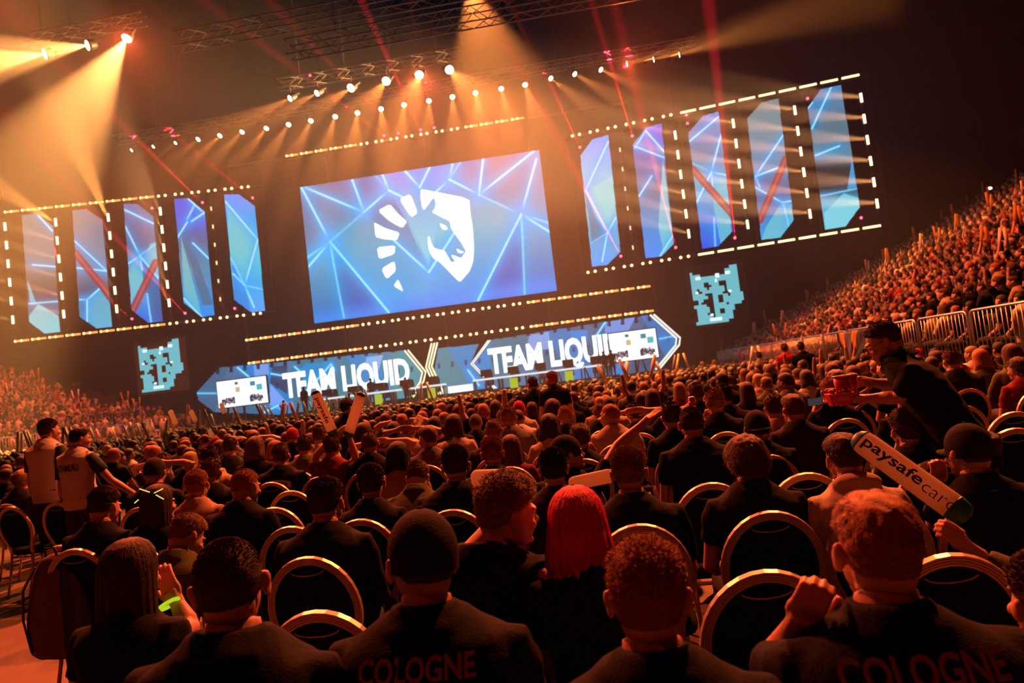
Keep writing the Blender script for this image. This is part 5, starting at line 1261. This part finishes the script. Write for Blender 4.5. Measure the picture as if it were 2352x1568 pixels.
# drink can, phone, poster, flags, backpack
t = empty('drink_can', W3(1590, 926, 6.6)); tag(t, 'silver and red drink can held by a head at the centre right', 'can')
MB().tube([(0, 0, -.055), (0, 0, -.045), (0, 0, .05), (0, 0, .06)], [.022, .03, .03, .024], 14).build('can_body', mat('can silver', (.7, .62, .6), .3, .6), t, True); MB().tube([(0, 0, -.02), (0, 0, .02)], .0305, 14).build('printed_band', mat('can red', (.5, .02, .02), .4), t, True)
t = empty('phone', W3(1872, 922, 6.8), R(6)); tag(t, 'dark phone held up behind the snack trays', 'phone')
MB().bx(-.07, .07, -.004, .004, -.035, .035).build('phone_body', mat('phone black', (.02, .02, .022), .3), t); MB().bx(-.064, .064, -.006, -.004, -.031, .031).build('phone_screen', emat('dim screen', (.10, .07, .08), .5), t)
# poster on the concrete wall
P = at_plane(2182, 920, (6.38, 0, 0), np.array([1., 0, 0])); t = empty('paper_poster', (6.375, P[1], P[2]), R(-90)); tag(t, 'pink paper poster taped to the concrete wall behind the chairs', 'poster')
MB().bx(-.42, .42, -.003, .003, -.2, .2).build('paper', mat('poster paper', (.75, .45, .42), .7), t)
for k, tx in enumerate(('CROSS', 'STROM')): text_mesh('lettering', tx, .42, .12, mat('poster ink', (.45, .05, .05), .7), t, Matrix.Translation((-.02, -.006, .02-k*.15)))
def flag(px, name, label, bands):
    xx = 6.34; pts = []
    for u, v in px: P = at_plane(u, v, (xx, 0, 0), np.array([1., 0, 0])); pts.append(P)
    return pts
# yellow, black and grey flag hanging over the barrier near the staff person
Pa = at_plane(1925, 765, (6.34, 0, 0), np.array([1., 0, 0])); Pb = at_plane(1962, 757, (6.34, 0, 0), np.array([1., 0, 0])); Pc = at_plane(1938, 852, (6.34, 0, 0), np.array([1., 0, 0]))
t = empty('hanging_flag', (6.34, (Pa[1]+Pb[1])/2, Pa[2])); tag(t, 'yellow grey and black flag draped over the right barrier', 'flag')
w = abs(Pa[1]-Pb[1]); h = Pa[2]-Pc[2]; n = 16
def cloth_strip(x0, x1, mm, nm, taper=.75):
    v = []; f = []
    for i in range(n+1):
        tt = i/n
        for k in range(5):
            s_ = (x0+(x1-x0)*k/4)*(1-taper*tt)+.05*math.sin(tt*6)*.3; v.append((-.03*math.sin(tt*9+k*1.3)-.02*tt, -(s_*w), -h*tt))
    for i in range(n):
        for k in range(4): f.append((i*5+k, i*5+k+1, (i+1)*5+k+1, (i+1)*5+k))
    o = mesh_obj(nm, v, f, mm, t, True); md = o.modifiers.new('s', 'SOLIDIFY'); md.thickness = .006
for a, b_, c in ((-.6, -.42, (.02, .02, .02)), (-.42, -.1, (.85, .38, .05)), (-.1, .4, (.16, .18, .20)), (.4, .7, (.85, .38, .05)), (.7, 1.6, (.03, .03, .03))): cloth_strip(a, b_, mat('flag cloth %.1f' % a, c, .8), 'flag_panel')
Pr = at_plane(1703, 808, (6.34, 0, 0), np.array([1., 0, 0])); t = empty('hanging_scarf', (6.32, Pr[1], Pr[2])); tag(t, 'bright red scarf hanging over the far right barrier', 'scarf')
w = .35; h = 1.15; cloth_strip(-.5, .5, mat('red cloth', (.60, .01, .03), .8), 'red_cloth', .1); cloth_strip(.5, .9, mat('pale cloth', (.5, .35, .33), .8), 'pale_edge', .1)
# grey backpack over the chair at the left
bx_, by_ = BACKPACK_AT[0], BACKPACK_AT[1]
t = empty('backpack', (bx_+.03, by_-.10, .62), R(-6)); tag(t, 'grey fabric backpack hung over a chair back beside the long-haired person', 'backpack')
bag = mat('grey bag fabric', (.16, .11, .09), .9, bump=.4, bscale=120, noise_col=.3)
b = MB(); b.loft([(0, 0, -.30, .17, .085), (0, -.01, -.26, .20, .11), (0, -.01, -.1, .20, .115), (0, 0, .08, .19, .10), (0, .01, .2, .165, .085), (0, .02, .27, .12, .06), (0, .025, .295, .06, .035)], 28, 2.8)
me = remesh(b, .012, 'bag_body', bag, 2); co = me_arrays(me); out = co.copy()
for i, p in enumerate(co): nn = mnoise.noise(Vector((p[0]*7, p[1]*7, p[2]*5)))*.022; out[i] = (p[0]*(1+nn*1.2), p[1]+nn, p[2])
me.vertices.foreach_set('co', out.ravel()); me.update(); link('bag_body', me, t)
for s in (-1, 1): MB().tube([(s*.10, -.07, .24), (s*.14, -.125, .12), (s*.15, -.13, -.05), (s*.13, -.11, -.24)], .012, 6, prof=[(-1.6, -.4), (1.6, -.4), (1.6, .4), (-1.6, .4)]).build('shoulder_strap', mat('bag strap', (.04, .03, .03), .8), t)
MB().tube([(-.04, -.05, .29), (-.03, -.055, .34), (.03, -.055, .34), (.04, -.05, .29)], .007, 6).build('carry_loop', MATS['bag strap'], t, True)
# white boards at the far left
t = MB(); P = at_plane(28, 1012, (-24.86, 0, 0), np.array([1., 0, 0])); P2 = at_plane(2, 1002, (-24.86, 0, 0), np.array([1., 0, 0]))
t.bx(-24.84, -24.78, 27.5, 32.3, .25, .78); tag(t.build('advertising_board', mat('board white', (.8, .72, .72), .6)), 'white board on the front of the left grandstand', 'board')
t = empty('low_barrier_wall', (-25.2, 46.2, 0)); tag(t, 'long grey partition wall at the far left beside the stage', 'partition')
MB().bx(-3.2, 2.3, 0, .2, 0, 2.2).build('panel', mat('partition grey', (.25, .25, .26), .7), t)
for x in (.6, 1.8): MB().bx(x-.3, x+.3, -.02, 0, 1.2, 1.8).build('dark_window', mat('window dark', (.02, .02, .03), .4), t)
# wall sconce beyond the right stand
t = empty('wall_lamp', (33, 34, 13.4)); tag(t, 'tiny white lamp glowing above the right grandstand crowd', 'lamp')
P = at_y(2274, 432, 46); t.location = P; MB().ell((0, 0, 0), (.13, .06, .09), nu=10, nv=6).build('bulb', emat('lamp white', (1, .95, .8), 2.2), t, True); MB().bx(-.15, .15, .05, .2, -.1, .1).build('housing', box_m, t); MB().bx(-.03, .03, .1, .15, .1, 31.98-P[2]).build('hanging_rod', box_m, t)

# ---------------------------------------------------------------- everyone else
GEN = [('short', 'lap', 0, 1.0), ('buzz', 'lap', -12, 1.1), ('quiff', 'fold', 10, 1.0), ('curly', 'lap', -25, 1.0), ('fade', 'fold', 0, 1.12), ('mop', 'lap', 20, 1.0), ('long', 'lap', 8, .86), ('cap', 'lap', -6, 1.05), ('messy', 'face', 28, 1.0), ('bob', 'lap', -15, .88), ('short', 'high', 0, 1.0), ('fade', 'behindhead', 5, 1.05), ('long', 'fold', -35, .86), ('short', 'fold', 45, 1.0)]
HN = dict(short='short', buzz='shaved', quiff='swept', curly='curly', fade='cropped', mop='shaggy', long='long', cap='capped', messy='tousled', bob='bobbed')
def gen_fig(i, near):
    hs, arm, yw, wd_ = GEN[i]; sp = dict(hair=hs, hp=(R(yw+8), R(3), 0), wide=wd_, seed=i*7+1, armL=arm, armR='lap' if arm == 'face' else arm, sleeve=1.5 if i in (4, 12) else .6, hlen=.28)
    return fig_for(('g', i), sp, near)
HCN = dict(black='black', brown='brown', dark='dark', light='sandy', blond='blond', ginger='ginger', grey='grey', pink='pink')
RNP = random.Random(5)
def rand_person(pos, rz, label_place, near, group, i=None, sc=None, shirts=None):
    i = RNP.choices(range(14), [14, 8, 8, 7, 10, 5, 7, 6, 4, 4, 2, 1, 4, 4])[0] if i is None else i
    hc = RNP.choices(['dark', 'brown', 'black', 'light', 'ginger', 'blond', 'grey'], [30, 28, 14, 12, 8, 5, 2])[0]
    sh_ = RNP.choices(shirts or ['black', 'darkgrey', 'grey', 'white', 'tan', 'olive', 'navy', 'maroon', 'beige', 'red'], [46, 14, 7, 4, 8, 5, 6, 4, 5, 2][:len(shirts or [0]*10)])[0]
    fig = gen_fig(i, near); sc = sc or RNP.uniform(.95, 1.05)
    hn = HN[GEN[i][0]]; shn = dict(darkgrey='charcoal').get(sh_, sh_)
    hd = ('person in a cap' if GEN[i][0] == 'cap' else 'person with %s %s hair' % (hn, HCN[hc]))
    t = place(fig, pos, rz+R(RNP.uniform(-6, 6)), '%s in %s shirt, %s' % (hd, shn, label_place), dict(skin=SK[RNP.choice([0, 0, 1, 2, 3])], shirt=SHC[sh_], hair=HC[hc], cap=RNP.choice([(.02, .02, .02), (.35, .02, .03), (.1, .08, .06)])), sc, group, cap='front' if GEN[i][0] == 'cap' else None)
    return t
def in_view(x, y, z, m=60):
    u, v = proj((x, y, z)); q = (np.array((x, y, z))-EYE)@FWD; return q > .5 and -m < u < IW+m and -m < v < IH+m
NIND = 0
CROWD = []      # (x, y, z, rz, arms)
LAST_IND = 15
for row in range(5, 40):
    y = row_y(row)
    if y > 35.5: break
    xr = 5.75 if y < 12 else 5.6; xl = (-3.9 if row in (5, 6) else (-7.4 if row == 7 else -23.5)); k = 0
    xs = []; x = xr-RNP.uniform(0, .2)
    while x > xl:
        if -9.4 < x < -8.6 and row > 8: x -= .9; continue
        xs.append(x); x -= .56
    xs.reverse(); n = 0
    for x in xs:
        x += RNP.uniform(-.04, .04)
        if any(abs(x-q) < .44 for q in TAKEN.get(row, [])): continue
        if row in (6, 7, 8) and any(abs(x-q) < .4 for q in [SM.location.x]): continue
        if row <= 8 and abs(x-S1[0].location.x) < .5 and abs(y-S1[0].location.y) < 1.2: continue
        if not in_view(x, y+HEAD_OFF, 1.2, 20): continue
        if RNP.random() < (.10 if row < 12 else .05): 
            continue
        if row <= LAST_IND:
            n += 1; NIND += 1
            rand_person((x, y+.23, RNP.uniform(-.02, .02)), 0, '%s floor row, %s from left' % (ordn[row], ordn[n-1]), 2 if row <= 8 else 1, 'seated floor audience')
            if row <= 8: chair(x, y, 'gold-framed chair in the %s floor row, under the %s person from left' % (ordn[row], ordn[n-1]), 'chairs under the floor audience', full=False)
        else:
            CROWD.append((x, y+.23, 0, 0, RNP.random() < (.12 if x < -9 else .03)))
print('floor individuals', NIND)
# right grandstand: nearest people as individuals, the others as part of the crowd
def tier_z(k): return .8+k*STEP_H
NR = 0
for k in range(0, 20):
    x = 6.5+(k+.45)*STEP_D+.25; y = 8.0; n = 0
    while y < 42-(k*.12):
        y += .56+RNP.uniform(-.04, .04)
        if not in_view(x, y, tier_z(k)+1.0, 40): continue
        if RNP.random() < .06: continue
        rz = math.atan2(x+9, 42-y+3); rz = rz*.8+.12
        d = math.hypot(x, y)
        if k in (0, 1, 2, 3) and NR < 62 and y < (21, 19, 17, 16)[k]:
            n += 1; NR += 1
            rand_person((x, y, tier_z(k)-.03), rz, '%s stand row, %s from near' % (ordn[k], ordn[n-1]), 1, 'near right grandstand audience')
        else: CROWD.append((x, y, tier_z(k)-.03, rz, RNP.random() < .09))
for k in range(0, 13):
    x = -25-(k+.45)*STEP_D-.2; y = 25.0
    while y < 43-k*.2:
        y += .56+RNP.uniform(-.04, .04)
        if not in_view(x, y, tier_z(k)+1.0, 40): continue
        if RNP.random() < .05 or (y > 40 and k > 3): continue
        CROWD.append((x, y, tier_z(k)-.03, -.5, RNP.random() < .12))
print('right individuals', NR, 'crowd', len(CROWD))
# the rest of the audience: one continuous mass
def crowd_protos():
    out = []
    for v_ in range(6):
        parts = {}
        def P(): return MB()
        cloth = P(); cloth.loft([(0, .0, .45, .17, .13), (0, -.01, .80, .17, .115), (0, -.02, .97, .19, .105), (0, -.01, 1.04, .12, .075)], 10, 2.4); cloth.tube([(-.12, .05, .53), (-.13, .45, .52), (-.13, .46, .1)], .07, 5); cloth.tube([(.12, .05, .53), (.13, .45, .52), (.13, .46, .1)], .07, 5)
        skin = P(); yw = R((-20, 0, 15, 35, -40, 5)[v_]); M = Matrix.Translation((0, .03, 1.18)) @ Matrix.Rotation(yw, 4, 'Z')
        skin.ell((0, 0, 0), (1, 1, 1), M @ Matrix.Translation((0, .01, -.01)) @ Matrix.Diagonal((.072, .092, .105, 1)), 10, 7); skin.ell((0, 0, 0), (1, 1, 1), M @ Matrix.Translation((0, .1, -.02)) @ Matrix.Diagonal((.012, .02, .02, 1)), 5, 4); skin.tube([(0, 0, 1.0), (0, .01, 1.13)], .055, 7)
        for s in (-1, 1): skin.ell((0, 0, 0), (1, 1, 1), M @ Matrix.Translation((s*.076, 0, -.01)) @ Matrix.Diagonal((.01, .02, .03, 1)), 5, 4)
        hair = P(); hair.ell((0, 0, 0), (1, 1, 1), M @ Matrix.Translation((0, -.022, .03)) @ Matrix.Rotation(R(12), 4, 'X') @ Matrix.Diagonal((.082, .098, .092, 1)), 10, 7)
        if v_ in (1, 4): hair.loft([(0, -.05, .92, .08, .04), (0, -.03, 1.1, .09, .06), (0, -.0, 1.22, .08, .07)], 8, 2)
        arms = {}
        for up in (0, 1, 2):
            a = P(); st = P(); sl = P()
            for s in (-1, 1):
                if up == 0: pts = [(s*.19, 0, .97), (s*.24, .03, .70), (s*.12, .25, .62)]
                elif up == 1: pts = [(s*.19, 0, .97), (s*.32, .08, 1.08), (s*.26, .1, 1.34)]
                else: pts = [(s*.19, 0, .97), (s*.3, .1, 1.12), (s*.2, .05, 1.38)]
                a.tube(pts, [.045, .036, .024], 6); a.ell(pts[2], (.03, .03, .045), nu=6, nv=4)
                p, q = Vector(pts[0]), Vector(pts[1]); sl.tube([p, p.lerp(q, .6)], [.06, .055], 6)
                if up: st.tube([Vector(pts[2])-Vector((0, 0, .08)), Vector(pts[2])+Vector((s*(-.12 if up == 2 else .16), -.03, .45))], .04, 7)
            arms[up] = (a, sl, st)
        out.append((cloth, skin, hair, arms))
    return out
protos = crowd_protos()
palette = [mat('crowd '+n_, SHC[n_], .85) for n_ in ('black', 'darkgrey', 'grey', 'white', 'tan', 'maroon', 'navy', 'olive', 'red', 'beige')]+[mat('crowd skin %d' % i, SK[i], .55) for i in range(4)]+[mat('crowd hair '+n_, HC[n_], .6) for n_ in ('dark', 'brown', 'light', 'black', 'ginger')]+[mat('crowd pale stick', (.80, .66, .50), .4), stick_y]
AV = []; AF = []; AM = []; nv_ = 0; FL = []
cache = {}
def arr(mb):
    k = id(mb)
    if k not in cache:
        v = np.array(mb.v, float).reshape(-1, 3); tris = []
        for q in mb.f:
            for i in range(1, len(q)-1): tris.append((q[0], q[i], q[i+1]))
        cache[k] = (v, np.array(tris, int).reshape(-1, 3))
    return cache[k]
for (x, y, z, rz, up) in CROWD:
    c, s = math.cos(rz), math.sin(rz); v_ = RNP.randrange(6); cloth, skin, hair, arms = protos[v_]; sc = RNP.uniform(.94, 1.06); u_ = RNP.choice((1, 2)) if up else 0
    a, sl, st = arms[u_]; cm = RNP.choices(range(10), [40, 14, 9, 8, 9, 5, 5, 4, 4, 8] if -24 < x < 6 else [16, 10, 14, 14, 14, 6, 4, 5, 7, 14])[0]; sm_ = 10+RNP.randrange(4); hm = 14+RNP.choices(range(5), [35, 25, 12, 15, 8])[0]
    items = [(cloth, cm), (skin, sm_), (hair, hm), (a, sm_), (sl, cm)]
    if up and RNP.random() < .7: items.append((st, 19 if x < 6 and x > -24 else RNP.choice((20, 20, 19))))
    for mb, mi in items:
        if not mb.v: continue
        v, t_ = arr(mb); v = v*sc; V = np.stack([v[:, 0]*c-v[:, 1]*s+x, v[:, 0]*s+v[:, 1]*c+y, v[:, 2]+z], 1)
        AV.append(V); AF.append(t_+nv_); AM.append(np.full(len(t_), mi, 'i')); nv_ += len(V)
AV = np.concatenate(AV).astype('f'); AF = np.concatenate(AF).astype('i'); AM = np.concatenate(AM)
me = bpy.data.meshes.new('crowd'); me.vertices.add(len(AV)); me.vertices.foreach_set('co', AV.ravel()); me.loops.add(AF.size); me.loops.foreach_set('vertex_index', AF.ravel())
me.polygons.add(len(AF)); me.polygons.foreach_set('loop_start', (np.arange(len(AF))*3).astype('i')); me.polygons.foreach_set('loop_total', np.full(len(AF), 3, 'i')); me.polygons.foreach_set('material_index', AM); me.update()
me.polygons.foreach_set('use_smooth', [True]*len(AF))
for m in palette: me.materials.append(m)
o = bpy.data.objects.new('crowd', me); COL.objects.link(o); tag(o, 'dense far crowd filling the floor and both grandstands, many with sticks raised', 'crowd', kind='stuff')
print('crowd verts', len(AV))
# players and hosts on the stage
for i, d in enumerate(DESKS):
    hs = i % 4; f_ = gen_fig((0, 2, 4, 9)[hs], 1)
    place(f_, (d[0], d[1]+.75, 1.15), math.pi, 'seated player at the %s' % d[2].replace('white-edged player ', ''), dict(skin=SK[0], shirt=(.03, .06, .14), hair=HC['dark']), 1, 'players behind the stage desks')
    t = empty('gaming_chair', (d[0], d[1]+.85, 1.15)); tag(t, 'black high-backed chair behind the %s' % d[2].replace('white-edged player ', ''), 'chair', 'chairs behind the stage desks')
    MB().bx(-.25, .25, -.25, .25, .40, .47).build('seat', mon_m, t); MB().loft([(0, .22, .47, .24, .04), (0, .26, 1.2, .2, .04), (0, .26, 1.3, .12, .03)], 12, 3).build('backrest', mon_m, t, True); MB().tube([(0, 0, 0), (0, 0, .4)], .04, 6).build('gas_column', mon_m, t)
for u, v, y, lab, shn in ((697, 887, 38.6, 'host in dark suit standing at the left of the stage', 'black'), (1385, 806, 38.6, 'dark-suited host standing at the right of the stage, left of the pair', 'black'), (1402, 803, 38.9, 'dark-suited host standing at the right of the stage, right of the pair', 'darkgrey'), (930, 868, 38.7, 'person in red shirt standing at centre stage', 'red'), (850, 868, 41, 'coach in dark shirt standing behind the left players', 'navy')):
    standing(u, v, y, lab, shirt=shn, near=1, z0=1.15, hair='short', group='people standing on the stage')

for o_ in bpy.data.objects:
    if 'label' in o_ and len(o_['label'].replace('-', ' ').split()) > 16: print('LONG', o_['label'])
_seen = {}
for o_ in bpy.data.objects:
    if 'label' in o_: _seen.setdefault(o_['label'], []).append(o_.name)
print('DUP', [(k, len(v)) for k, v in _seen.items() if len(v) > 1][:20])
